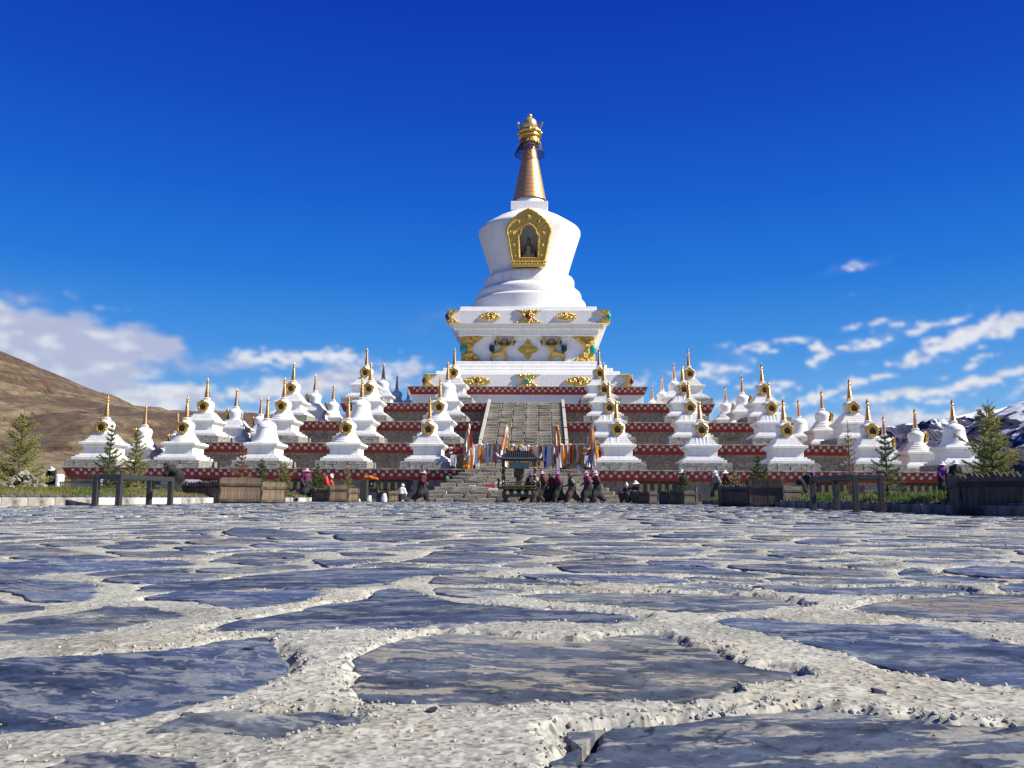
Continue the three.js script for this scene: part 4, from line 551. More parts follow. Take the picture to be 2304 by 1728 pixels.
// ================================================================== GREAT STUPA
{
  const o = thing('great_stupa', 'huge white stupa with gilded spire crowning the stacked terraces', 'stupa');
  const slab = (n, w, y0, y1, c = 0.04) => mesh(n, cbox(w * 2, y1 - y0, w * 2, 0, (y0 + y1) / 2, 0, c), W.white, o);
  slab('plinth_wall', 8.85, 7.1, 8.34, 0.03);
  fasciaBand(o, 9.15, 8.82, 9.15, null);
  mesh('coping', cbox(18.4, 0.06, 18.4, 0, 8.85, 0, 0.01), W.cap, o);
  slab('lower_band', 8.0, 8.88, 10.03); slab('step', 7.25, 10.03, 10.36); slab('step', 6.75, 10.36, 10.69); slab('step', 6.3, 10.69, 11.04); slab('step', 5.9, 11.04, 11.37);
  slab('dado', 5.22, 11.37, 13.53); slab('cornice', 5.68, 13.53, 14.0); slab('cornice', 6.06, 14.0, 14.37); slab('upper_band', 6.42, 14.37, 15.5); slab('cap_slab', 5.58, 15.5, 15.96);
  const tiers = [[[5.02, 15.96], [5.02, 17.25], [4.98, 17.38], [4.86, 17.52], [4.56, 17.62]], [[4.56, 17.62], [4.62, 17.7], [4.62, 18.12], [4.52, 18.32], [4.3, 18.52], [3.96, 18.66]], [[3.96, 18.66], [4.0, 18.75], [4.0, 19.42], [3.9, 19.62], [3.62, 19.80], [3.37, 19.87]]];
  tiers.forEach(t => mesh('round_tier', lathe(t, 72), W.white, o));
  mesh('vase', lathe([[3.37, 19.87], [3.42, 20.05], [3.62, 20.75], [3.92, 21.75], [4.22, 22.7], [4.45, 23.4], [4.56, 23.75], [4.555, 23.95], [4.46, 24.12], [4.2, 24.33], [3.6, 24.74], [2.95, 25.16], [2.3, 25.5], [1.9, 25.68], [1.4, 25.75]], 84), W.white, o);
  mesh('harmika', merge([cbox(3.14, 0.3, 3.14, 0, 25.55, 0, 0.03), cbox(3.28, 0.8, 3.28, 0, 26.04, 0, 0.03)]), W.white, o);
  mesh('spire_foot', lathe([[1.36, 26.4], [1.42, 26.55], [1.36, 27.05], [1.0, 27.1]], 48), W.white, o);
  mesh('spire', facet(ringSpire(1.5, 0.52, 5.3, 13).map(([r, y]) => [r < 0.01 ? r : mix(r, mix(1.5, 0.52, y / 5.3), 0.96), y + 26.98]), 56), W.bigSpire = new THREE.MeshStandardMaterial({ color: L(0.72, 0.40, 0.17), metalness: 0.6, roughness: 0.4, side: THREE.DoubleSide }), o).geometry.computeVertexNormals();
  // blue bead net hanging under the canopy
  { const l = []; for (let i = 0; i < 44; i++) { const a = i / 44 * 6.283, b = (i + 1) / 44 * 6.283, P = (a2, t) => { const r = mix(0.72, 1.36, Math.pow(t, 0.7)); return [Math.cos(a2) * r, mix(32.45, 31.45, t), Math.sin(a2) * r]; }; for (let k = 0; k < 7; k++) { l.push(tubeBetween(P(mix(a, b, k % 2), k / 7), P(mix(a, b, (k + 1) % 2), (k + 1) / 7), 0.028, 0.028, 4)); } l.push(tubeBetween(P(a, 1), P(b, 1), 0.04, 0.04, 4)); } mesh('bead_net', merge(l), W.blue, o); }
  { const l = []; for (let i = 0; i < 22; i++) { const a = i / 22 * 6.283, g = extrude(shapeOf([[-0.13, 0], [0.13, 0], [0.13, -0.5], [0, -0.8], [-0.13, -0.5]]), 0.04, 0.01); g.rotateX(-0.40); g.translate(0, 0, 0.74); g.rotateY(a); g.translate(0, 32.95, 0); l.push(g); } l.push(lathe([[0.55, 32.2], [0.7, 32.6], [0.85, 32.9], [0.4, 33.0]], 28)); mesh('petal_skirt', merge(l), W.gold, o); }
  { const l = [lathe([[0.6, 32.9], [0.95, 33.0], [1.05, 33.12], [0.85, 33.25], [1.0, 33.45], [1.1, 33.6], [0.9, 33.62], [0.3, 33.5]], 36)]; for (let i = 0; i < 12; i++) { const a = i / 12 * 6.283; l.push(ball(0.17, Math.cos(a) * 1.0, 33.48, Math.sin(a) * 1.0, 1, 1.2, 1, 6, 5)); } mesh('crown', merge(l), W.gold, o); }
  { const s = new THREE.Shape(); s.absarc(0, 34.75, 1.2, Math.PI * 1.08, Math.PI * 1.92, false); s.absarc(0, 35.0, 1.16, Math.PI * 1.88, Math.PI * 1.12, true); const g = extrude(s, 0.12, 0.03); g.translate(0, 0, -0.06); mesh('crescent', g, W.gold, o); }
  mesh('orb', lathe([[0.0001, 33.5], [0.3, 33.55], [0.5, 33.75], [0.64, 34.05], [0.67, 34.3], [0.6, 34.6], [0.42, 34.82], [0.18, 34.95], [0.13, 35.0], [0.22, 35.12], [0.2, 35.25], [0.08, 35.34], [0.0001, 35.36]], 32), W.paleGold = new THREE.MeshStandardMaterial({ color: L(0.72, 0.56, 0.25), metalness: 0.6, roughness: 0.35 }), o);

  // gilt ornaments in relief
  const r = rng(55);
  const lumps = (fn, n, rad) => { const l = []; for (let i = 0; i < n; i++) { let x, y, t = 0; do { x = r() * 2 - 1; y = r() * 2 - 1; } while (!fn(x, y) && t++ < 60); l.push([x, y, rad * (0.6 + r() * 0.8)]); } return l; };
  const bow = (w, h, half) => { // hourglass plate, half: only the side towards the middle of the face
    const p = [[-0.5, 0.5], [0.5, 0.5], [0.36, 0.34], [0.17, 0.08], [0.17, -0.08], [0.36, -0.34], [0.5, -0.5], [-0.5, -0.5], [-0.36, -0.34], [-0.17, -0.08], [-0.17, 0.08], [-0.36, 0.34]].map(([x, y]) => [x * w, y * h]);
    const q = half ? [[0, 0.5], [0.5, 0.5], [0.36, 0.34], [0.17, 0.08], [0.17, -0.08], [0.36, -0.34], [0.5, -0.5], [0, -0.5]].map(([x, y]) => [x * w, y * h]) : p;
    const l = [extrude(shapeOf(q), 0.05, 0.02)]; const ins = (x, y) => Math.abs(x) < 0.17 * 2 + 0.62 * Math.abs(y) ** 1.4 && (!half || x > 0.05);
    for (const [x, y, s] of lumps(ins, half ? 34 : 64, 0.075)) l.push(ball(s * h * 0.9, x * w / 2 * 0.94, y * h / 2 * 0.94, 0.10, 1.2, 1, 1, 7, 5)); return merge(l);
  };
  const lozenge = (w, h) => { const l = [extrude(shapeOf(Array.from({ length: 24 }, (_, i) => { const a = i / 24 * 6.283, c = Math.cos(a), q = Math.sin(a), k = (i % 2 ? 1.04 : 0.94); return [Math.sign(c) * Math.abs(c) ** 1.1 * w / 2 * k, Math.sign(q) * Math.abs(q) ** 1.5 * h / 2 * k]; })), 0.05, 0.02)]; for (const [x, y, s] of lumps((x, y) => Math.abs(x) ** 1.3 + Math.abs(y) ** 1.3 < 0.9, 60, 0.1)) l.push(ball(s * h, x * w / 2, y * h / 2, 0.11, 1.2, 1, 1, 7, 5)); return merge(l); };
  const ornament = (g, x, y, z, m = W.gold) => { const a = mesh('gold_ornament', g, m, o); a.position.set(x, y, z); return a; };
  const jewel = (p, m, x, y, z, s, sy = 1.1) => { const j = mesh('jewel', N(new THREE.SphereGeometry(s, 14, 10).scale(1, sy, 0.7)), m, p); j.position.set(x, y, z); };
  jewel(ornament(bow(1.95, 1.06), 0, 9.45, 8.02), W.turq, 0, 0, 0.16, 0.19);
  for (const s of [-1, 1]) { const a = ornament(lozenge(2.15, 0.7), s * 3.95, 9.43, 8.02); jewel(a, W.ruby, 0, 0, 0.12, 0.13); }
  jewel(ornament(bow(2.15, 1.08), 0, 14.93, 6.44), W.ruby, 0, 0, 0.16, 0.2);
  for (const s of [-1, 1]) { const a = ornament(lozenge(1.72, 0.68), s * 3.08, 14.93, 6.44); jewel(a, W.ruby, 0, 0, 0.1, 0.1); jewel(a, W.turq, -0.3, 0, 0.1, 0.07); }
  const corner = (w, h, y, hw, mats, jr, matL) => { for (const s of [-1, 1]) { const g = bow(w * 2, h, true), f = g.clone(); if (s > 0) { f.rotateY(Math.PI); f.scale(1, 1, -1); } const flipW = f; // front wing towards the middle
      const fm = mesh('gold_ornament', (() => { const q = g.clone(); const p = q.attributes.position; if (s > 0) for (let i = 0; i < p.count; i++) p.setX(i, -p.getX(i)); q.computeVertexNormals(); return q; })(), matL, o); fm.position.set(s * hw, y, hw + 0.02);
      const sm = mesh('gold_ornament', (() => { const q = g.clone(); const p = q.attributes.position; for (let i = 0; i < p.count; i++) { const X = p.getX(i), Z = p.getZ(i); p.setX(i, s * Z); p.setZ(i, -X); } q.computeVertexNormals(); return q; })(), matL, o); sm.position.set(s * (hw + 0.02), y, hw);
      jewel(fm, mats[s < 0 ? 0 : 1], s * 0.06, 0, 0.06, jr, 1.35); } };
  corner(0.98, 1.06, 9.45, 8.0, [W.ruby, W.ruby], 0.17, W.gold); corner(0.92, 1.1, 14.93, 6.42, [W.blue, W.turq], 0.2, W.gold); corner(1.62, 2.1, 12.45, 5.22, [W.turq, W.turq], 0.30, W.goldDull);
  // crossed vajra
  { const l = [ball(0.26, 0, 0, 0.05, 1, 1, 0.6, 14, 10)]; for (let k = 0; k < 4; k++) { const q = [extrude(shapeOf([[-0.08, 0.18], [-0.3, 0.36], [-0.26, 0.55], [-0.1, 0.74], [0, 0.84], [0.1, 0.74], [0.26, 0.55], [0.3, 0.36], [0.08, 0.18]]), 0.06, 0.03), ball(0.1, 0, 0.46, 0.1, 0.8, 2.0, 0.7), ball(0.07, 0.19, 0.44, 0.09, 0.8, 1.7, 0.7), ball(0.07, -0.19, 0.44, 0.09, 0.8, 1.7, 0.7), ball(0.09, 0, 0.22, 0.1)]; const g = merge(q); g.rotateZ(k * Math.PI / 2); l.push(g); } const m = mesh('crossed_vajra', merge(l), W.goldDull, o); m.position.set(0.0, 12.45, 5.24); }
  // two rearing lions holding up the cornice
  for (const s of [-1, 1]) {
    const B = [[-0.62, -0.42, 0.1, 0.17, -0.1, -0.28, 0.16, 0.24], [-0.1, -0.28, 0.16, 0.24, 0.12, 0.1, 0.18, 0.21], [0.12, 0.1, 0.18, 0.2, 0.12, 0.3, 0.18, 0.16], [-0.62, -0.42, 0.1, 0.15, -0.86, -0.72, 0.1, 0.08], [-0.86, -0.72, 0.1, 0.08, -0.78, -0.98, 0.12, 0.07], [-0.78, -0.98, 0.12, 0.07, -0.62, -1.0, 0.16, 0.06], [0.0, -0.4, 0.16, 0.15, 0.26, -0.72, 0.18, 0.09], [0.26, -0.72, 0.18, 0.09, 0.2, -0.96, 0.16, 0.07], [0.2, -0.96, 0.16, 0.07, 0.42, -0.99, 0.2, 0.06], [0.0, 0.22, 0.18, 0.12, -0.34, 0.38, 0.16, 0.10], [-0.34, 0.38, 0.16, 0.1, -0.46, 0.95, 0.14, 0.08], [0.24, 0.22, 0.18, 0.12, 0.6, 0.38, 0.16, 0.1], [0.6, 0.38, 0.16, 0.1, 0.76, 0.95, 0.14, 0.08]].map(b => { const c = b.slice(); c[0] *= s < 0 ? 1 : -1; c[4] *= s < 0 ? 1 : -1; return c; });
    const f = s < 0 ? 1 : -1, g = N(solid(B, 0.04, 0.08)), li = mesh('snow_lion', g, W.goldDull, o); li.position.set(s * 1.98 - f * 0.08, 12.46, 5.20); li.scale.set(1.1, 1.06, 1.1);
    mesh('mane', merge([ball(0.27, f * 0.13, 0.6, 0.2, 1.05, 0.9, 0.55, 12, 9), ...[-0.5, -0.3, -0.1, 0.1, 0.3, 0.5].map(x => at(N(new THREE.ConeGeometry(0.09, 0.3, 6)), f * (0.13 + x * 0.75), 0.26 + Math.abs(x) * 0.2, 0.3, Math.PI, 0, x * 0.8)), at(N(new THREE.ConeGeometry(0.1, 0.5, 6)), f * -0.52, 0.42, 0.16, Math.PI, 0, -f * 0.25), at(N(new THREE.ConeGeometry(0.1, 0.5, 6)), f * 0.84, 0.42, 0.16, Math.PI, 0, f * 0.25)]), W.green, li);
    const face = mesh('face', merge([ball(0.2, f * 0.13, 0.6, 0.32, 0.95, 1, 0.6, 12, 9), ball(0.06, f * 0.13, 0.57, 0.45)]), W.pink ??= std(L(0.5, 0.20, 0.17), 0.6), li);
    mesh('mouth', merge([ball(0.09, f * 0.13, 0.49, 0.42, 1.2, 0.5, 0.5), ball(0.03, f * 0.13 - 0.08, 0.66, 0.43), ball(0.03, f * 0.13 + 0.08, 0.66, 0.43)]), W.ruby, li);
    mesh('tail', merge([tubeBetween([f * -0.72, -0.36, 0.1], [f * -0.82, -0.1, 0.1], 0.05, 0.06), ...[-0.16, -0.06, 0.05, 0.15].map((x, i) => at(N(new THREE.ConeGeometry(0.11, 0.55 + 0.12 * (i % 2), 6)), f * -0.8 + x, 0.16 + 0.06 * (i % 2), 0.12, 0, 0, -x * 1.4)), ball(0.2, f * -0.8, 0.02, 0.1, 1, 1.2, 0.6)]), W.green, li);
  }
  // gilt niche on the vase
  {
    const pr = [[0, 4.9], [0.38, 4.72], [0.75, 4.52], [1.2, 4.15], [1.5, 3.85], [1.72, 3.55], [1.9, 3.2], [1.9, 2.95], [1.82, 2.7], [1.7, 2.1], [1.55, 1.3], [1.38, 0.42]];
    const sh = shapeOf([...pr, ...pr.slice(1).reverse().map(([x, y]) => [-x, y])]), hole = new THREE.Path(), hp = [[-0.74, 0.72], [0.74, 0.72], [0.8, 2.6], [0.64, 2.75], [0.56, 3.1], [0.3, 3.45], [0, 3.6], [-0.3, 3.45], [-0.56, 3.1], [-0.64, 2.75], [-0.8, 2.6]]; hp.forEach(([a, b], i) => i ? hole.lineTo(a, b) : hole.moveTo(a, b)); hole.closePath(); sh.holes.push(hole);
    const l = [extrude(sh, 0.7, 0.05)];
    const rim = pr.map(([x, y]) => [x * 0.985, mix(y, 2.5, 0.01)]); for (const s of [-1, 1]) for (let i = 0; i < pr.length - 1; i++) l.push(tubeBetween([s * pr[i][0] * 0.96, pr[i][1] - 0.06, 0.77], [s * pr[i + 1][0] * 0.96, pr[i + 1][1], 0.77], 0.05, 0.05, 5));
    for (let i = 0; i < hp.length; i++) { const a = hp[i], b = hp[(i + 1) % hp.length]; l.push(tubeBetween([a[0] * 1.1, a[1] + 0.03, 0.77], [b[0] * 1.1, b[1] + 0.03, 0.77], 0.045, 0.045, 5)); }
    for (const [x, y, q] of [[0, 4.15, 0.17], [0.85, 3.75, 0.12], [-0.85, 3.75, 0.12], [1.28, 2.8, 0.13], [-1.28, 2.8, 0.13], [1.2, 1.8, 0.12], [-1.2, 1.8, 0.12], [1.1, 0.9, 0.11], [-1.1, 0.9, 0.11]]) l.push(ball(q, x, y, 0.76, 1, 1.3, 0.5, 10, 8), at(N(new THREE.TorusGeometry(q * 1.3, 0.025, 5, 14)), x, y, 0.77));
    l.push(cbox(2.86, 0.4, 0.95, 0, 0.2, 0.45, 0.04), cbox(3.0, 0.1, 1.02, 0, 0.42, 0.46, 0.02)); for (let x = -1.25; x <= 1.3; x += 0.25) l.push(ball(0.1, x, 0.2, 0.93, 1, 1.2, 0.5));
    const n = mesh('niche_frame', merge(l), W.goldDull, o); n.position.set(0, 19.88, 3.35); n.rotation.x = 0.165;
    mesh('niche_back', box(1.9, 3.2, 0.05, 0, 2.1, 0.12), W.brownDark = std(L(0.09, 0.07, 0.05), 0.8), n);
    const fig = [[-0.42, 0.95, 0.42, 0.16, 0.42, 0.95, 0.42, 0.16], [0, 1.0, 0.38, 0.26, 0, 1.7, 0.38, 0.24], [0, 1.95, 0.38, 0.09, 0, 2.1, 0.38, 0.1], [0, 2.2, 0.38, 0.17, 0, 2.32, 0.38, 0.15], [0, 2.5, 0.38, 0.05, 0, 2.55, 0.38, 0.04], [-0.28, 1.72, 0.38, 0.11, -0.44, 1.32, 0.42, 0.09], [-0.44, 1.32, 0.42, 0.09, -0.1, 1.12, 0.54, 0.07], [0.28, 1.72, 0.38, 0.11, 0.46, 1.34, 0.42, 0.09], [0.46, 1.34, 0.42, 0.09, 0.34, 1.0, 0.56, 0.07]];
    mesh('statue', N(solid(fig, 0.045, 0.1)), W.statue = std(L(0.30, 0.24, 0.16), 0.6), n);
    mesh('niche_pane', extrude(shapeOf(hp), 0.01), new THREE.MeshPhysicalMaterial({ color: L(0.75, 0.74, 0.72), transmission: 1, thickness: 0, roughness: 0.06, ior: 1.5, specularIntensity: 0.6, side: THREE.DoubleSide }), n).position.z = 0.56;
  }
}

// ================================================================== INCENSE BURNER
W.bronze = std(L(0.045, 0.042, 0.034), 0.42, { metalness: 0.6 }); W.bronzeOlive = std(L(0.115, 0.10, 0.045), 0.5, { metalness: 0.5 }); W.roofTile = std(L(0.022, 0.023, 0.024), 0.45); W.tealPanel = std(L(0.14, 0.24, 0.235), 0.5); W.paleMetal = std(L(0.62, 0.60, 0.52), 0.5);
{
  const o = thing('incense_burner', 'dark bronze pagoda-roofed incense burner standing before the lower steps', 'incense burner', [-0.02, gy(31), 31]);
  for (const [x, z] of [[-0.66, 0.34], [0.66, 0.34], [-0.66, -0.34], [0.66, -0.34]]) mesh('leg', lathe([[0.09, 0], [0.13, 0.03], [0.09, 0.1], [0.1, 0.2], [0.15, 0.32], [0.13, 0.4]], 12), W.bronze, o).position.set(x, 0, z);
  const body = mesh('bowl', merge([cbox(1.62, 0.34, 1.0, 0, 0.46, 0, 0.09), extrude(shapeOf([[-0.78, 0.32], [-0.5, 0.24], [-0.25, 0.33], [0, 0.26], [0.25, 0.33], [0.5, 0.24], [0.78, 0.32], [0.78, 0.4], [-0.78, 0.4]]), 0.05).translate(0, 0, 0.44)]), W.bronze, o);
  // four raised characters on the bowl
  const G = [ // strokes on a 10 x 10 field
    [[5, 10, 5, 9], [1, 8.6, 9, 8.6], [1, 8.6, 1, 7.4], [9, 8.6, 9, 7.4], [2, 6, 8, 6], [2.4, 3.6, 7.6, 3.6], [5, 6, 5, 1], [1, 1, 9, 1], [6.6, 3, 7.4, 2]],
    [[5, 10, 5, 6], [2, 9, 3, 7], [8, 9, 7, 7], [0.6, 5.8, 9.4, 5.8], [4, 5.8, 3.4, 3], [3.4, 3, 0.8, 0.8], [6, 5.8, 6, 1.4], [6, 1.4, 9, 1.4], [9, 1.4, 9, 2.6]],
    [[3, 9.4, 7, 10], [1, 7, 9, 7], [5, 9.6, 5, 0.4], [5, 6.8, 1, 2.4], [5, 6.8, 9, 2.4]],
    [[5, 10, 5, 8.6], [2.6, 9.8, 3.4, 8.6], [7.4, 9.8, 6.6, 8.6], [1, 8, 9, 8], [1, 8, 1, 7], [9, 8, 9, 7], [3.2, 6.8, 6.8, 6.8], [3.2, 5.4, 6.8, 5.4], [3.2, 6.8, 3.2, 5.4], [6.8, 6.8, 6.8, 5.4], [1.8, 4, 8.2, 4], [1.8, 4, 1.8, 1], [8.2, 4, 8.2, 1], [5, 5, 5, 0]]];
  G.forEach((st, i) => { const l = st.map(([a, b, c, d]) => { const w = Math.hypot(c - a, d - b) * 0.017 + 0.02, g = box(w, 0.02, 0.02); return at(g, ((a + c) / 2 - 5) * 0.017, ((b + d) / 2 - 5) * 0.017, 0, 0, 0, Math.atan2(d - b, c - a)); }); const m = mesh('character', merge(l), W.paleMetal, body); m.position.set(-0.54 + i * 0.36, 0.49, 0.507); });
  const rim = mesh('tray', merge([cbox(1.64, 0.1, 1.06, 0, 0.69, 0, 0.03), cbox(1.7, 0.08, 1.12, 0, 0.80, 0, 0.02)]), W.bronzeOlive, o);
  for (let x = -0.6; x <= 0.61; x += 0.4) mesh('stud', ball(0.05, x, 0.69, 0.54, 1.3, 0.7, 0.5), W.bronzeOlive, rim);
  for (const s of [-1, 1]) mesh('handle', N(new THREE.TubeGeometry(new THREE.CatmullRomCurve3([[0.8, 0.72, 0], [1.0, 0.74, 0], [1.02, 0.95, 0], [0.98, 1.08, 0], [1.08, 1.14, 0]].map(([x, y, z]) => new THREE.Vector3(x * s, y, z))), 14, 0.055, 7)), W.bronzeOlive, o);
  for (const z of [0.5, -0.5]) { const rl = mesh('railing', merge([box(1.5, 0.02, 0.02, 0, 0.99, z), ...Array.from({ length: 14 }, (_, i) => i).filter(i => i < 5 || i > 8).map(i => box(0.022, 0.15, 0.022, -0.68 + i * 0.105, 0.915, z))]), W.bronze, o); }
  for (const [x, z] of [[-0.77, 0.47], [0.77, 0.47], [-0.77, -0.47], [0.77, -0.47]]) {
    const c = mesh('column', lathe([[0.08, 0.84], [0.055, 0.9], [0.05, 1.5], [0.055, 2.0], [0.09, 2.08]], 12), W.bronze, o); c.position.set(x, 0, z);
    const hel = Array.from({ length: 40 }, (_, i) => { const a = i / 40 * 6.283 * 3; return new THREE.Vector3(Math.cos(a) * 0.062, 0.95 + i / 40 * 1.0, Math.sin(a) * 0.062); }); mesh('dragon_coil', N(new THREE.TubeGeometry(new THREE.CatmullRomCurve3(hel), 80, 0.024, 5)), W.paleMetal2 ??= std(L(0.35, 0.34, 0.30), 0.4, { metalness: 0.6 }), c);
  }
  mesh('hood', merge([box(0.98, 0.26, 0.6, 0, 1.80, -0.1), box(1.06, 0.03, 0.66, 0, 1.95, -0.1)]), W.tealPanel, o); mesh('fire_box', merge([cbox(0.5, 0.42, 0.4, 0, 1.45, -0.1, 0.02), cbox(0.3, 0.5, 0.3, 0, 1.05, -0.1, 0.02)]), W.brownDark, o);
  // hipped roof with swept corners and ribs of round tiles
  const eave = (x, z) => { const e = Math.max(Math.abs(x) / 1.02, Math.abs(z) / 0.72); const c = Math.min(Math.abs(x) / 1.02, Math.abs(z) / 0.72); return 2.12 + 0.12 * Math.pow(c, 5) * e; };
  const roofY = (x, z) => { const t = clamp((0.72 - Math.abs(z)) / 0.62, 0, 1), u = clamp((1.02 - Math.abs(x)) / 0.42, 0, 1), k = Math.min(t, u); return mix(eave(x, z), 2.47, Math.pow(k, 1.25)); };
  { const P = [], I = [], nx = 52, nz = 30; for (let j = 0; j <= nz; j++) for (let i = 0; i <= nx; i++) { const x = mix(-1.02, 1.02, i / nx), z = mix(-0.72, 0.72, j / nz); P.push(x, roofY(x, z), z); } for (let j = 0; j < nz; j++) for (let i = 0; i < nx; i++) { const a = j * (nx + 1) + i; I.push(a, a + nx + 1, a + 1, a + 1, a + nx + 1, a + nx + 2); } const g = new THREE.BufferGeometry(); g.setAttribute('position', new THREE.Float32BufferAttribute(P, 3)); g.setIndex(I); g.computeVertexNormals();
    const rf = mesh('roof', merge([N(g), box(1.8, 0.06, 1.2, 0, 2.08, 0)]), W.roofTile, o);
    const ribs = []; for (let i = 0; i < 20; i++) { const x = -0.95 + i * 0.1; for (const s of [-1, 1]) { const zt = 0.08 + Math.max(0, Math.abs(x) - 0.6) / 0.42 * 0.62; const pts = span(zt, 0.72, 5).map(z => new THREE.Vector3(x, roofY(x, s * z) + 0.018, s * z)); ribs.push(N(new THREE.TubeGeometry(new THREE.CatmullRomCurve3(pts), 5, 0.03, 6))); } } mesh('tile_ribs', merge(ribs), W.roofTile, rf).userData.kind = 'stuff';
    const ends = []; for (let i = 0; i < 20; i++) { const x = -0.95 + i * 0.1; ends.push(N(new THREE.CylinderGeometry(0.036, 0.036, 0.02, 8).rotateX(Math.PI / 2).translate(x, eave(x, 0.72) + 0.015, 0.735))); } mesh('tile_ends', merge(ends), W.paleMetal2, rf).userData.kind = 'stuff';
    for (const [x, z] of [[-1, 1], [1, 1], [-1, -1], [1, -1]]) mesh('upturned_corner', N(new THREE.TubeGeometry(new THREE.CatmullRomCurve3([new THREE.Vector3(x * 0.85, 2.2, z * 0.6), new THREE.Vector3(x * 1.02, 2.24, z * 0.72), new THREE.Vector3(x * 1.1, 2.4, z * 0.78)]), 8, 0.04, 6)), W.paleMetal, rf);
    mesh('ridge', merge([cbox(1.24, 0.09, 0.12, 0, 2.5, 0, 0.02), ball(0.07, -0.6, 2.58, 0, 1, 1.5, 1), ball(0.07, 0.6, 2.58, 0, 1, 1.5, 1)]), W.roofTile, rf); mesh('finial', lathe([[0.09, 2.54], [0.12, 2.62], [0.05, 2.68], [0.08, 2.74], [0.02, 2.82], [0.012, 3.02], [0.0001, 3.03]], 12), W.bronzeOlive, rf); }
}

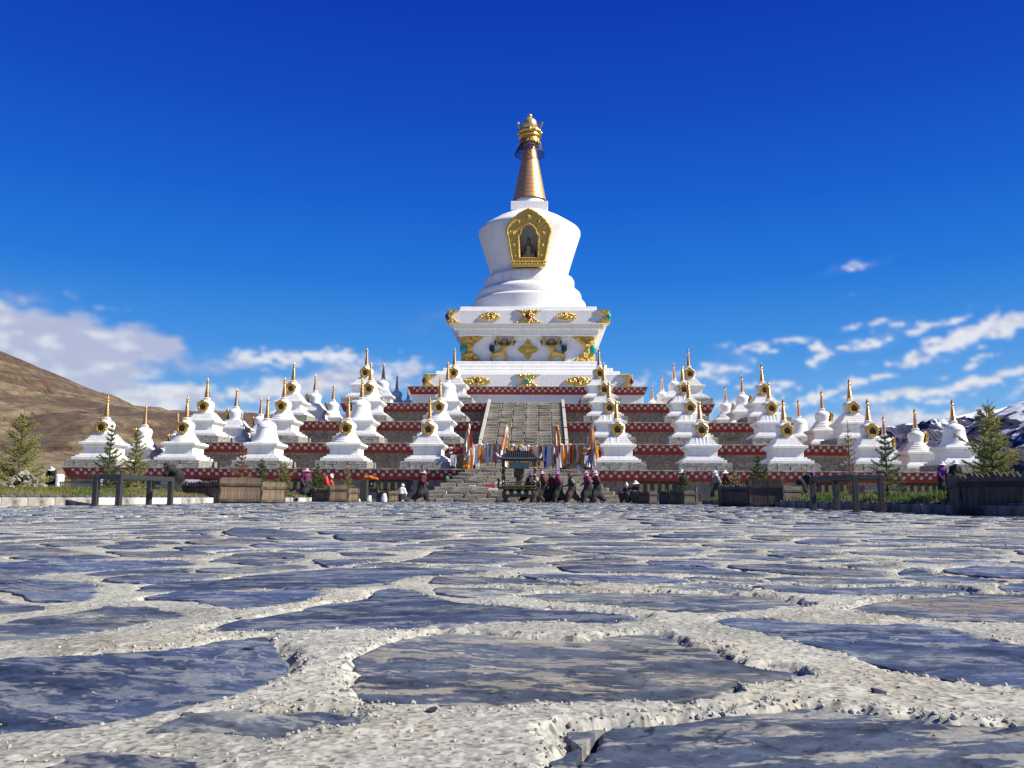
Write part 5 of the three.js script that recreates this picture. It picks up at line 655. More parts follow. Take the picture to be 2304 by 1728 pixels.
// ================================================================== PRAYER SCARVES ON THE LOWEST TERRACE
{
  const y0 = TOPS[0], z = 25.4, r = rng(77), ropeY = x => y0 + 1.36 - 0.05 * Math.cos((x - 0.6) * 1.4) ;
  const rope = single('scarf_rope', N(new THREE.TubeGeometry(new THREE.CatmullRomCurve3(span(-3.05, 4.3, 24).map(x => new THREE.Vector3(x, ropeY(x), z))), 60, 0.025, 6)), W.ropeM = std(L(0.6, 0.55, 0.42), 0.9), 'pale rope slung between the scarf-wrapped posts on the lowest terrace', 'rope');
  const PAL = { white: [0.85, 0.85, 0.84], orange: [0.85, 0.30, 0.02], yellow: [0.85, 0.50, 0.05], red: [0.42, 0.04, 0.025], blue: [0.03, 0.05, 0.36], mauve: [0.36, 0.30, 0.44], brown: [0.36, 0.18, 0.11], grey: [0.38, 0.37, 0.40], green: [0.03, 0.25, 0.10], olive: [0.2, 0.22, 0.08] };
  const mats = {}; for (const k in PAL) mats[k] = new THREE.MeshPhysicalMaterial({ color: L(...PAL[k]), roughness: 0.8, side: THREE.DoubleSide });
  function strip(w, len, seed, flare = 1, folds = 3) { const R = rng(seed), nu = 9, nv = 14, P = [], I = [], ph = R() * 6, sw = (R() - 0.5) * 0.1; for (let j = 0; j <= nv; j++) for (let i = 0; i <= nu; i++) { const u = i / nu - 0.5, v = j / nv, k = mix(0.55, flare, Math.min(1, v * 1.6)); P.push(u * w * k + sw * v * v + Math.sin(v * 5 + ph) * 0.012, -v * len - (j === nv ? Math.abs(u) * 0.12 * len : 0), Math.sin(u * folds * 6.283 + ph + v * 1.2) * 0.028 * (0.5 + v) + Math.sin(v * 4 + ph) * 0.02); } for (let j = 0; j < nv; j++) for (let i = 0; i < nu; i++) { const a = j * (nu + 1) + i; I.push(a, a + nu + 1, a + 1, a + 1, a + nu + 1, a + nu + 2); } const g = new THREE.BufferGeometry(); g.setAttribute('position', new THREE.Float32BufferAttribute(P, 3)); g.setIndex(I); g.computeVertexNormals(); return g; }
  const seq = 'red white white white orange orange white orange white brown white orange mauve white orange white white yellow white orange yellow red white orange red white white orange white orange orange white white orange red white blue white white orange white orange white yellow white orange orange white red orange olive white orange yellow orange white white red orange yellow white orange'.split(' ');
  const noun = { mauve: 'mauve', grey: 'grey', olive: 'olive green' };
  seq.forEach((c, i) => { const x = -2.85 + i * (7.05 / (seq.length - 1)) + (r() - 0.5) * 0.05, l = 0.78 + r() * 0.42, w = 0.15 + r() * 0.1; single('prayer_scarf', strip(w, l, 500 + i, 1, 2 + Math.floor(r() * 2)), mats[c], `${noun[c] ?? c} prayer scarf hanging on the rope, ${ordinal(i)} from the left`, 'scarf', [x, ropeY(x), z + 0.03 + (r() - 0.5) * 0.05], (r() - 0.5) * 0.5, 'scarves hanging on the rope'); });
  for (let i = 0; i < 14; i++) { const x = -2.4 + i * 0.45 + r() * 0.2, w = 0.2 + r() * 0.2; single('knotted_scarf', at(N(new THREE.TorusGeometry(0.05, 0.03, 6, 10)), 0, 0, 0, 0, Math.PI / 2, 0, [1, 1, w * 8]), mats[['white', 'white', 'yellow'][i % 3]], `${['white', 'white', 'yellow'][i % 3]} scarf knotted round the rope itself, ${ordinal(i)} knot from left`, 'scarf', [x, ropeY(x), z], 0, 'scarves knotted on the rope'); }
  const posts = [[-3.02, ['white', 'orange', 'white', 'white', 'orange', 'yellow', 'white', 'orange', 'orange', 'red']], [-0.9, ['white', 'white', 'orange', 'white', 'yellow', 'red', 'white', 'green']], [1.94, ['white', 'grey', 'white', 'orange', 'red', 'white', 'mauve', 'yellow']], [3.88, ['white', 'mauve', 'white', 'orange', 'yellow', 'white', 'orange', 'mauve']]];
  posts.forEach(([x, cs], k) => {
    const o = thing('scarf_post', `post thickly wrapped in white and orange scarves, ${ordinal(k)} from the left`, 'scarf post', [x, y0, z + 0.08], 0, 'scarf-wrapped posts');
    mesh('post', lathe([[0.045, 0], [0.04, 2.5], [0.06, 2.55], [0.0001, 2.62]], 10), W.darkWoods[1], o);
    [...cs, ...cs.slice().reverse()].forEach((c, i, all) => { const low = i % 3 === 2, m = mesh('scarf', strip(0.20 + r() * 0.10, 1.0 + r() * 0.6, 900 + k * 40 + i, 1.4, 3), mats[c], o), a = (i / all.length - 0.5) * 4.2 + (r() - 0.5) * 0.4; m.position.set(Math.sin(a) * 0.06, low ? 1.45 + r() * 0.4 : 2.55 - r() * 0.3, Math.cos(a) * 0.07 + 0.02 + (i % 5) * 0.012); m.rotation.set(-0.05 - r() * 0.06, a * 0.7 + (r() - 0.5) * 0.5, -Math.sin(a) * 0.13 + (r() - 0.5) * 0.06); });
    if (k === 0) for (const [dx, c] of [[-0.08, 'orange'], [0.08, 'red'], [0.02, 'orange'], [0.14, 'white']]) { const m = mesh('scarf', strip(0.3, 1.25, 990 + Math.round(dx * 100), 1.2, 2), mats[c], o); m.position.set(dx, 1.3, 0.14); }
  });
  // bunches of cloth flowers in jars at the ends of the rope
  for (const [x, zz, lab, cs] of [[-3.82, 25.7, 'bunch of red cloth flowers with white ribbon left of the scarf rope', ['red', 'red', 'yellow', 'red', 'white']], [3.6, 25.75, 'bunch of orange and pink cloth flowers right of the scarf rope', ['orange', 'yellow', 'white', 'red', 'mauve']]]) {
    const o = thing('flower_bunch', lab, 'flowers', [x, y0, zz]); mesh('jar', lathe([[0.0001, 0], [0.13, 0], [0.17, 0.12], [0.15, 0.3], [0.11, 0.36], [0.13, 0.4]], 16), W.brownDark, o);
    for (let i = 0; i < 16; i++) { const a = i * 2.4, rr = 0.05 + 0.02 * i, yy = 0.85 + 0.35 * ((i * 7) % 16) / 16; mesh('stem', tubeBetween([0, 0.3, 0], [Math.cos(a) * rr * 0.7, yy, Math.sin(a) * rr * 0.7], 0.01, 0.008, 4), W.green, o); const l = []; for (let p = 0; p < 6; p++) l.push(ball(0.05, Math.cos(p) * 0.05, Math.sin(p * 2.1) * 0.03, Math.sin(p) * 0.05, 1, 0.6, 1, 6, 4)); const f = mesh('flower', merge(l), mats[cs[i % cs.length]], o); f.position.set(Math.cos(a) * rr * 0.7, yy, Math.sin(a) * rr * 0.7); }
    for (const [dx, c] of [[-0.08, 'white'], [0.06, 'white'], [0.14, x < 0 ? 'grey' : 'blue']]) { const m = mesh('ribbon', strip(0.16, 0.6, 1200 + Math.round(x * 7 + dx * 50), 1.3, 2), mats[c], o); m.position.set(dx, 0.78, 0.18); m.rotation.z = -dx; }
  }
}

// ================================================================== BEDS, KERBS, PLANTERS, TABLE FRAMES
T.grass = tex(256, 1.6, (u, v) => { const n = fbm(u * 8, v * 8, 5, 8), d = sst(0.45, 0.62, fbm(u * 6 + 3, v * 6, 5, 6)); const k = 0.6 + n * 0.8; return [mix(0.075, 0.19, d) * k, mix(0.10, 0.155, d) * k, mix(0.03, 0.075, d) * k]; });
W.soil = std(white1, 0.95, { map: T.grass });
const BEDS = [[-30, -9.75, 33, 62], [8.75, 30, 33, 62]];
BEDS.forEach(([x0, x1, z0, z1], i) => {
  const nx = 40, nz = 60, P = [], I = []; for (let j = 0; j <= nz; j++) for (let k = 0; k <= nx; k++) { const x = mix(x0, x1, k / nx), z = mix(z0, z1, j / nz), e = Math.min(1, Math.abs(x - (i ? x0 : x1)) / 1.5); P.push(x, gy(z) + 0.17 + e * (0.10 + 0.16 * fbm(x * 0.5, z * 0.5, 3)), z); } for (let j = 0; j < nz; j++) for (let k = 0; k < nx; k++) { const a = j * (nx + 1) + k; I.push(a, a + nx + 1, a + 1, a + 1, a + nx + 1, a + nx + 2); }
  const g = new THREE.BufferGeometry(); g.setAttribute('position', new THREE.Float32BufferAttribute(P, 3)); g.setIndex(I); g.computeVertexNormals(); const m = structure(i ? 'flower_bed' : 'grass_bed', N(g), W.soil); 
});
const bedY = (x, z) => { const i = x > 0 ? 1 : 0, [x0, x1] = BEDS[i], e = Math.min(1, Math.abs(x - (i ? x0 : x1)) / 1.5); return gy(z) + 0.17 + e * (0.10 + 0.16 * fbm(x * 0.5, z * 0.5, 3)); };
{ // grass blades
  const R = rng(818), bl = []; for (let k = 0; k < 8; k++) { const a = R() * 6.28, l = 0.05 + R() * 0.07, w = 0.006, x = (R() - 0.5) * 0.09, z = (R() - 0.5) * 0.09, tx = (R() - 0.5) * l, tz = (R() - 0.5) * l; const c = Math.cos(a) * w, s = Math.sin(a) * w; bl.push(x - c, 0, z - s, x + c, 0, z + s, x + tx, l, z + tz); }
  const g = new THREE.BufferGeometry(); g.setAttribute('position', new THREE.Float32BufferAttribute(bl, 3)); g.computeVertexNormals();
  BEDS.forEach(([x0, x1, z0, z1], i) => { const n = 17000, im = new THREE.InstancedMesh(g, std(white1, 0.8), n), c = new THREE.Color(); im.name = i ? 'lush_grass' : 'grass'; im.userData = { kind: 'stuff', label: i ? 'green grass growing in the right-hand bed' : 'short dry grass growing in the left-hand bed', category: 'grass' };
    for (let k = 0; k < n; k++) { const d = 13 * R() ** 1.8, x = i ? x0 + 0.12 + d : x1 - 0.12 - d, z = mix(z0, z1, R()), dry = sst(0.42, 0.6, fbm(x * 0.9 + i * 9, z * 0.9, 3)); im.setMatrixAt(k, M4(x, bedY(x, z) - 0.01, z, 0, R() * 6.28, 0, 0.7 + R() * (i ? 1.1 : 0.7))); const t = 0.6 + R() * 0.7; c.setRGB(mix(i ? 0.09 : 0.10, 0.22, dry) * t, mix(i ? 0.20 : 0.13, 0.18, dry) * t, mix(0.02, 0.07, dry) * t); im.setColorAt(k, c); } scene.add(im); });
}
// kerbs of white-painted blocks, dark slate on top; right blocks coloured darker as shade
for (const s of [-1, 1]) {
  const o = thing('stone_kerb', s < 0 ? 'white stone block kerb along the left grass bed' : 'stone block kerb along the right grass bed, shade in its colour', 'kerb'), r = rng(s < 0 ? 61 : 62), x = s < 0 ? -9.68 : 8.68;
  const kg = [0.86, 0.98].map(l => chamfer(0.2, 0.19, l - 0.012, 0.012)); const km = s < 0 ? [std(L(0.62, 0.59, 0.50), 0.9, { map: T.wall }), std(L(0.72, 0.69, 0.60), 0.9, { map: T.wall }), W.dot] : [std(L(0.26, 0.25, 0.23), 0.9, { map: T.wall }), std(L(0.32, 0.31, 0.28), 0.9, { map: T.wall }), std(L(0.29, 0.27, 0.25), 0.9, { map: T.wall })];
  let z = 61.5; while (z > 33.2) { const k = Math.floor(r() * 2), l = [0.86, 0.98][k], m = mesh('kerb_block', kg[k], km[Math.floor(r() * 3)], o); m.position.set(x + (r() - 0.5) * 0.014, gy(z) + 0.085, z - l / 2); m.rotation.y = (r() - 0.5) * 0.012; z -= l; }
  const sg = chamfer(0.12, 0.05, 0.2, 0.01, 0.02, r); for (let q = 61; q > 34; q -= 0.24 + r() * 0.12) { const m = mesh('slate_piece', sg, W.slates[Math.floor(r() * 6)], o); m.position.set(x + s * 0.07, gy(q) + 0.195, q); m.rotation.y = (r() - 0.5) * 0.3; }
}
const pickGeos = [0.0, 0.03, 0.06].map(d => { const g = extrude(shapeOf([[-0.05, 0], [0.05, 0], [0.05, 0.90 - d], [0, 1 - d], [-0.05, 0.90 - d]]), 0.022, 0.003); g.translate(0, 0, -0.011); return boxUV(g, d * 30); });
const flatGeo = (() => { const g = extrude(shapeOf([[-0.05, 0], [0.05, 0], [0.05, 0.97], [-0.05, 0.98]]), 0.022, 0.003); g.translate(0, 0, -0.011); return g; })();
function planter(label, x, z, R, n, h, turn, mats, tall = -1, flat = -1) {
  const o = thing('picket_planter', label, 'planter', [x, gy(z), z], turn, 'wooden picket planters'), r = rng(Math.round(x * 31 + z * 7)), side = 2 * R * Math.sin(Math.PI / n), ap = R * Math.cos(Math.PI / n);
  for (let k = 0; k < n; k++) {
    const a = (k + 0.5) / n * 6.283, hh = h * (k === tall ? 1.2 : 1) * (1 + (r() - 0.5) * 0.05), c = Math.max(3, Math.round((side - 0.06) / 0.108)), w = (side - 0.06) / c, M = mats;
    const put = (m, u, y, d) => { m.position.set(Math.sin(a) * (ap + d) + Math.cos(a) * u, y, Math.cos(a) * (ap + d) - Math.sin(a) * u); m.rotation.y = a; };
    for (let i = 0; i < c; i++) { const m = mesh('picket', k === tall || k === flat ? flatGeo : pickGeos[Math.floor(r() * 3)], M[Math.floor(r() * M.length)], o); put(m, (i + 0.5 - c / 2) * w, 0.02, (r() - 0.5) * 0.006); m.scale.set(w / 0.104, hh, 1); m.rotation.z = (r() - 0.5) * 0.02; }
    const rg = chamfer(side + 0.02, 0.085, 0.035, 0.006); for (const y of [0.10, 0.72]) { const m = mesh('rail', rg, M[(k + 1) % M.length], o); put(m, 0, hh * y, 0.03); }
    const p = mesh('corner_post', chamfer(0.07, hh * 0.95, 0.07, 0.008), M[0], o); p.position.set(Math.sin(k / n * 6.283) * R, hh * 0.475, Math.cos(k / n * 6.283) * R); p.rotation.y = k / n * 6.283;
  }
  mesh('soil', N(new THREE.CylinderGeometry(R * 0.95, R * 0.95, h * 0.7, n).translate(0, h * 0.36, 0).rotateY(0)), W.soil, o); return o;
}
planter('large brown eight-sided picket planter with a taller board panel', -9.55, 43.4, 1.72, 8, 0.70, 0.10, W.woods, 0, 1);
planter('small brown picket planter between the left kerb and the steps', -7.88, 35.8, 1.0, 8, 0.60, 0.0, W.woods, 0, 1);
planter('low brown picket planter beside the person in white', -5.95, 33.9, 0.5, 6, 0.52, 0.3, W.woods, -1, 0);
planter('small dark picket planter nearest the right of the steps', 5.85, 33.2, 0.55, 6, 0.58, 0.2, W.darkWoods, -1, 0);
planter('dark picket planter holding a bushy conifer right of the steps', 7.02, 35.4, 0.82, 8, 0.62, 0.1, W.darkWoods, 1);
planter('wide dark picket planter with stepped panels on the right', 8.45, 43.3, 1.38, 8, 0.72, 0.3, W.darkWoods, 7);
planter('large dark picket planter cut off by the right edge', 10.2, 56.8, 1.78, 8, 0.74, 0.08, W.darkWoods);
function tableFrame(label, x0, z0, x1, z1, w, h) { // welded box-section frame without a top
  const o = thing('table_frame', label, 'table frame', [0, 0, 0], 0, 'black metal table frames'), C = [[x0, z0], [x0 + w, z0], [x1 + w, z1], [x1, z1]];
  C.forEach(([x, z]) => { const m = mesh('leg', chamfer(0.115, h, 0.115, 0.01), W.iron, o); m.position.set(x, gy(z) + h / 2, z); mesh('foot', box(0.16, 0.012, 0.16, 0, -h / 2 + 0.008, 0), W.iron, m); });
  C.forEach(([x, z], i) => { const [a, b] = C[(i + 1) % 4], l = Math.hypot(a - x, b - z), m = mesh('top_rail', chamfer(l - 0.117, 0.11, 0.11, 0.008), W.iron, o); m.position.set((x + a) / 2, gy(z) + h - 0.057, (z + b) / 2); m.rotation.y = -Math.atan2(b - z, a - x); });
}
tableFrame('black metal table frame standing before the left kerb', -8.86, 53.7, -8.64, 51.6, 0.53, 0.70);
tableFrame('black metal table frame standing before the right kerb', 7.79, 53.7, 7.57, 51.6, 0.55, 0.80);

// ================================================================== TREES
const needleM = [[0.085, 0.115, 0.028], [0.25, 0.245, 0.065], [0.23, 0.20, 0.055], [0.20, 0.085, 0.045], [0.15, 0.10, 0.05]].map(c => new THREE.MeshPhysicalMaterial({ color: L(...c.map(v => v * 1.25)), roughness: 0.95, transmission: 0.35, thickness: 0, side: THREE.DoubleSide }));
W.bark = std(L(0.11, 0.08, 0.055), 0.95); W.barkRed = std(L(0.20, 0.10, 0.065), 0.95);
function conifer(label, x, y, z, h, rad, seed, tone, dens = 1, bareTop = 0.12, bark = W.bark, cat = 'tree') {
  const o = thing('young_conifer', label, cat, [x, y, z], 0, 'young conifers in the beds and planters'), R = rng(seed), limbs = [], nd = [];
  const tilt = (R() - 0.5) * 0.06, rt = 0.012 + h * 0.011;
  mesh('trunk', (() => { const g = merge([tubeBetween([0, -0.1, 0], [tilt * 0.4, h * 0.5, 0], rt, rt * 0.65, 7), tubeBetween([tilt * 0.4, h * 0.5, 0], [tilt, h, 0], rt * 0.65, 0.004, 6)]); return g; })(), bark, o);
  const needle = (p, d, l, w) => { const q = new THREE.Vector3(R() - 0.5, R() - 0.5, R() - 0.5).cross(d).normalize().multiplyScalar(w); const e = p.clone().addScaledVector(d, l); nd.push(p.x - q.x, p.y - q.y, p.z - q.z, p.x + q.x, p.y + q.y, p.z + q.z, e.x, e.y, e.z); };
  const tuft = (a, b, n) => { const dir = b.clone().sub(a), L0 = dir.length(); dir.normalize(); for (let i = 0; i < n; i++) { const p = a.clone().lerp(b, (i + R()) / n), s = new THREE.Vector3(R() - 0.5, R() - 0.35, R() - 0.5).normalize(); needle(p, dir.clone().multiplyScalar(0.7).add(s).normalize(), 0.034 + R() * 0.036, 0.009); } };
  const nW = Math.round(h * 7); let ang = R() * 6;
  for (let k = 0; k < nW; k++) {
    const t = 0.06 + 0.92 * k / nW, by = h * t, prof = Math.pow(1 - t, 0.8) * (0.82 + 0.36 * R()) * (t < 0.16 ? 0.8 : 1), nb = t > 0.85 ? 3 : 5;
    for (let b = 0; b < nb; b++) {
      ang += 2.4 + (R() - 0.5) * 0.5; const l = Math.max(0.05, rad * prof * (0.45 + R() * 0.85)), up = mix(0.05, 0.75, t) + (R() - 0.5) * 0.3, d = new THREE.Vector3(Math.cos(ang) * Math.cos(up), Math.sin(up), Math.sin(ang) * Math.cos(up));
      const p0 = new THREE.Vector3(tilt * t, by, 0), p1 = p0.clone().addScaledVector(d, l * 0.55).add(new THREE.Vector3(0, -l * 0.05, 0)), p2 = p0.clone().addScaledVector(d, l).add(new THREE.Vector3(0, l * 0.12, 0));
      limbs.push(tubeBetween(p0.toArray(), p1.toArray(), 0.004 + l * 0.008, 0.004, 4), tubeBetween(p1.toArray(), p2.toArray(), 0.004, 0.002, 3));
      if (dens > 0 && t < 1 - bareTop * 0.4) {
        tuft(p0.clone().lerp(p1, 0.35), p1, Math.round(l * 110 * dens)); tuft(p1, p2, Math.round(l * 140 * dens));
        const ns = Math.round(l * 20); for (let s = 0; s < ns; s++) { const q = s / ns * 0.75 + 0.2, base = q < 0.55 ? p0.clone().lerp(p1, q / 0.55) : p1.clone().lerp(p2, (q - 0.55) / 0.45), sd = new THREE.Vector3(-d.z, 0, d.x).multiplyScalar(s % 2 ? 1 : -1).addScaledVector(d, 0.8).add(new THREE.Vector3(0, (R() - 0.5) * 0.7, 0)).normalize(), e = base.clone().addScaledVector(sd, l * (0.34 - q * 0.2) + 0.03); limbs.push(tubeBetween(base.toArray(), e.toArray(), 0.003, 0.0015, 3)); tuft(base, e, Math.round(20 * dens)); }
      } else { const ns = Math.round(l * 12); for (let s = 0; s < ns; s++) { const base = p0.clone().lerp(p2, 0.3 + 0.7 * R()), e = base.clone().addScaledVector(new THREE.Vector3(d.x + (R() - 0.5), 0.4 + R() * 0.5, d.z + (R() - 0.5)).normalize(), 0.05 + R() * 0.1); limbs.push(tubeBetween(base.toArray(), e.toArray(), 0.003, 0.0015, 3)); } }
    }
  }
  if (dens > 0) tuft(new THREE.Vector3(tilt * 0.9, h * (0.93 - bareTop), 0), new THREE.Vector3(tilt, h, 0), 40);
  mesh('limbs', merge(limbs), bark, o);
  if (nd.length) { const g = new THREE.BufferGeometry(); g.setAttribute('position', new THREE.Float32BufferAttribute(nd, 3)); g.computeVertexNormals(); mesh('crown', g, needleM[tone], o); }
  return o;
}
conifer('broad yellowish young conifer at the left edge beside pale rocks', -13.0, bedY(-13, 50), 50, 2.25, 0.90, 1, 1, 0.7, 0.2);
conifer('dark green young conifer before the leftmost stupa', -11.6, bedY(-11.6, 48), 48, 2.05, 0.52, 2, 0, 0.75);
conifer('thin yellow-green young conifer behind the left table frame', -12.3, bedY(-12.3, 45), 45, 2.3, 0.60, 3, 1, 0.7, 0.2);
conifer('dead red-brown conifer in the large brown planter', -9.27, gy(43) + 0.45, 43.6, 1.45, 0.55, 4, 3, 0.45, 0.25, W.barkRed);
conifer('bushy green conifer right of the large brown planter', -10.1, bedY(-10.1, 39), 39, 1.55, 0.50, 5, 0, 1.3);
conifer('olive young conifer second right of the large brown planter', -9.95, bedY(-9.9, 37.4), 36.6, 1.65, 0.62, 6, 2, 1.0, 0.35);
conifer('bushy green conifer in the small brown planter', -8.6, gy(36) + 0.3, 36.1, 1.42, 0.46, 7, 0, 1.3);
conifer('yellowish sparse conifer in the small brown planter', -7.45, gy(36) + 0.3, 35.6, 1.3, 0.40, 8, 2, 0.8, 0.2);
conifer('bushy conifer in the dark planter right of the steps', 7.3, gy(35) + 0.3, 35.3, 1.25, 0.46, 9, 0, 1.3, 0.3);
conifer('bare leafless sapling between two dark planters', 8.95, bedY(8.95, 38), 38.4, 1.2, 0.36, 10, 3, 0, 0.1, W.barkRed);
conifer('low yellow-green bush left of the wide dark planter', 8.1, gy(41) + 0.1, 41.2, 1.1, 0.50, 11, 2, 1.0, 0.05);
conifer('green conifer standing in the wide dark planter', 8.5, gy(43) + 0.4, 43, 1.4, 0.5, 12, 0, 1.3, 0.15);
conifer('withered reddish shrub in the wide dark planter', 9.15, gy(43) + 0.4, 43.6, 0.75, 0.35, 13, 3, 0.2, 0.1, W.barkRed);
conifer('tall bare reddish sapling behind the right table frame', 9.42, bedY(9.4, 49), 49, 2.15, 0.42, 14, 4, 0.12, 0.3, W.barkRed);
conifer('sparse dark conifer right of the right table frame', 9.35, bedY(9.35, 51.6), 51.6, 1.78, 0.5, 15, 0, 0.6, 0.25);
conifer('tall full conifer rising behind the rightmost planter', 10.25, bedY(10.2, 54.6), 54.6, 1.98, 0.80, 16, 1, 0.75, 0.35);
conifer('smaller dark conifer in the rightmost planter', 9.3, gy(56) + 0.25, 56.4, 1.3, 0.45, 17, 0, 0.7, 0.2);

// ================================================================== PEOPLE
const POSES = {
  stand: { P: [0, 0.9, 0], C: [0, 1.26, 0.01], H: [0, 1.52, 0.03], L: [[0.1, 0.88, 0], [0.11, 0.47, 0.03], [0.1, 0.09, -0.02], [0.11, 0.04, 0.13]], R: [[-0.1, 0.88, 0], [-0.11, 0.47, 0.03], [-0.1, 0.09, -0.02], [-0.12, 0.04, 0.13]], AL: [[0.17, 1.34, 0], [0.24, 1.08, -0.02], [0.21, 0.88, 0.1]], AR: [[-0.17, 1.34, 0], [-0.24, 1.08, -0.02], [-0.2, 0.9, 0.12]] },
  walk: { P: [0, 0.89, 0], C: [0, 1.25, 0.06], H: [0, 1.5, 0.12], L: [[0.1, 0.87, 0], [0.1, 0.48, 0.2], [0.1, 0.11, 0.26], [0.1, 0.05, 0.41]], R: [[-0.1, 0.87, 0], [-0.1, 0.46, -0.06], [-0.1, 0.16, -0.36], [-0.1, 0.03, -0.27]], AL: [[0.17, 1.33, 0.06], [0.23, 1.08, -0.08], [0.21, 0.86, -0.02]], AR: [[-0.17, 1.33, 0.06], [-0.23, 1.09, 0.08], [-0.19, 0.98, 0.3]] },
  bend: { P: [0, 0.84, -0.12], C: [0, 1.08, 0.18], H: [0, 1.22, 0.42], L: [[0.1, 0.82, -0.1], [0.12, 0.45, 0.06], [0.11, 0.09, -0.03], [0.12, 0.04, 0.12]], R: [[-0.1, 0.82, -0.1], [-0.12, 0.45, 0.06], [-0.11, 0.09, -0.03], [-0.12, 0.04, 0.12]], AL: [[0.17, 1.14, 0.22], [0.22, 0.9, 0.34], [0.14, 0.72, 0.44]], AR: [[-0.17, 1.14, 0.22], [-0.22, 0.9, 0.34], [-0.14, 0.72, 0.44]] },
  sit: { P: [0, 0.36, -0.05], C: [0, 0.74, 0.02], H: [0, 0.98, 0.1], L: [[0.1, 0.36, 0], [0.18, 0.5, 0.36], [0.15, 0.09, 0.42], [0.16, 0.04, 0.56]], R: [[-0.1, 0.36, 0], [-0.18, 0.5, 0.36], [-0.15, 0.09, 0.42], [-0.16, 0.04, 0.56]], AL: [[0.17, 0.82, 0.02], [0.25, 0.58, 0.12], [0.12, 0.55, 0.34]], AR: [[-0.17, 0.82, 0.02], [-0.25, 0.58, 0.12], [-0.12, 0.55, 0.34]] },
  kneel: { P: [0, 0.3, -0.1], C: [0, 0.64, -0.02], H: [0, 0.88, 0.04], L: [[0.1, 0.28, -0.05], [0.17, 0.08, 0.26], [0.2, 0.07, -0.22], [0.24, 0.04, -0.36]], R: [[-0.1, 0.28, -0.05], [-0.17, 0.08, 0.26], [-0.2, 0.07, -0.22], [-0.24, 0.04, -0.36]], AL: [[0.16, 0.72, -0.02], [0.22, 0.5, 0.06], [0.12, 0.38, 0.2]], AR: [[-0.16, 0.72, -0.02], [-0.22, 0.5, 0.06], [-0.12, 0.38, 0.2]] },
};
const bodyCache = {};
const hb = (a, ra, b, rb) => [...a, ra, ...b, rb];
function figure(pose) {
  if (bodyCache[pose]) return bodyCache[pose];
  const p = POSES[pose], add = (a, d) => a.map((v, i) => v + d[i]), H = p.H, skin = [0.36, 0.19, 0.12], hair = [0.012, 0.010, 0.010], boot = [0.025, 0.022, 0.022], cloth = [0.04, 0.035, 0.04];
  const paintBody = (x, y, z) => { for (const s of ['L', 'R']) { const a = p[s][2], t = p[s][3]; if (y < 0.16 && (Math.hypot(x - a[0], z - a[2]) < 0.14 || Math.hypot(x - t[0], z - t[2]) < 0.14)) return boot; } return Math.hypot(x - H[0], y - H[1] + 0.12, z - H[2]) < 0.09 ? skin : cloth; };
  const trunk = [hb(p.P, 0.14, p.C, 0.15), hb(p.C, 0.13, add(p.C, [0, 0.08, 0]), 0.12), hb(add(p.C, [0, 0.08, 0]), 0.06, add(H, [0, -0.08, -0.01]), 0.05)];
  for (const s of ['L', 'R']) { const l = p[s], a = p['A' + s]; trunk.push(hb(l[0], 0.085, l[1], 0.06), hb(l[1], 0.058, l[2], 0.042), hb(l[2], 0.045, l[3], 0.035), hb(add(p.C, [0, 0.07, 0]), 0.07, a[0], 0.055), hb(a[0], 0.05, a[1], 0.04), hb(a[1], 0.038, a[2], 0.028)); }
  const head = [hb(add(H, [0, 0.035, -0.015]), 0.088, add(H, [0, 0.02, 0.0]), 0.086), hb(add(H, [0, -0.02, 0.02]), 0.072, add(H, [0, -0.07, 0.035]), 0.052), hb(add(H, [0, 0.0, 0.085]), 0.012, add(H, [0, -0.03, 0.105]), 0.016), hb(add(H, [0.083, -0.01, 0]), 0.016, add(H, [0.086, 0.015, -0.005]), 0.018), hb(add(H, [-0.083, -0.01, 0]), 0.016, add(H, [-0.086, 0.015, -0.005]), 0.018)];
  const paintHead = (x, y, z) => { const dx = x - H[0], dy = y - H[1], dz = z - H[2]; if (dz > 0.06 && Math.abs(dy - 0.005) < 0.011 && Math.abs(Math.abs(dx) - 0.034) < 0.015) return [0.01, 0.008, 0.008]; if (dz > 0.06 && Math.abs(dy + 0.058) < 0.008 && Math.abs(dx) < 0.025) return [0.22, 0.07, 0.06]; if (dy > 0.055 || (dz < -0.025 && dy > -0.075)) return hair; return skin; };
  const gs = [solid(trunk, 0.024, 0.05, paintBody), solid(head, 0.0095, 0.03, paintHead)];
  for (const s of ['L', 'R']) { // hand: palm, four fingers of unequal length, thumb leaving the side of the palm
    const w = new THREE.Vector3(...p['A' + s][2]), e = new THREE.Vector3(...p['A' + s][1]), d = w.clone().sub(e).normalize(), sg = s === 'L' ? 1 : -1, side = new THREE.Vector3(0, 0, 1).addScaledVector(d, -d.z).normalize(), cur = new THREE.Vector3().crossVectors(d, side).multiplyScalar(sg), B = [], at3 = (a, b, c) => w.clone().addScaledVector(d, a).addScaledVector(side, b).addScaledVector(cur, c).toArray();
    B.push(hb(at3(0, 0, 0), 0.024, at3(0.05, 0.012, 0), 0.02), hb(at3(0, 0, 0), 0.024, at3(0.055, -0.018, 0), 0.019)); [[0.027, 0.068], [0.009, 0.076], [-0.010, 0.07], [-0.028, 0.055]].forEach(([b, l]) => B.push(hb(at3(0.06, b, 0), 0.0095, at3(0.06 + l * 0.55, b * 1.1, 0.006), 0.0088), hb(at3(0.06 + l * 0.55, b * 1.1, 0.006), 0.0088, at3(0.06 + l * 0.92, b * 1.1, 0.026), 0.0075))); B.push(hb(at3(0.015, 0.026, 0), 0.012, at3(0.05, 0.05, 0.014), 0.010), hb(at3(0.05, 0.05, 0.014), 0.010, at3(0.078, 0.052, 0.026), 0.008)); gs.push(solid(B, 0.0055, 0.008, () => skin));
  }
  const body = merge(gs);
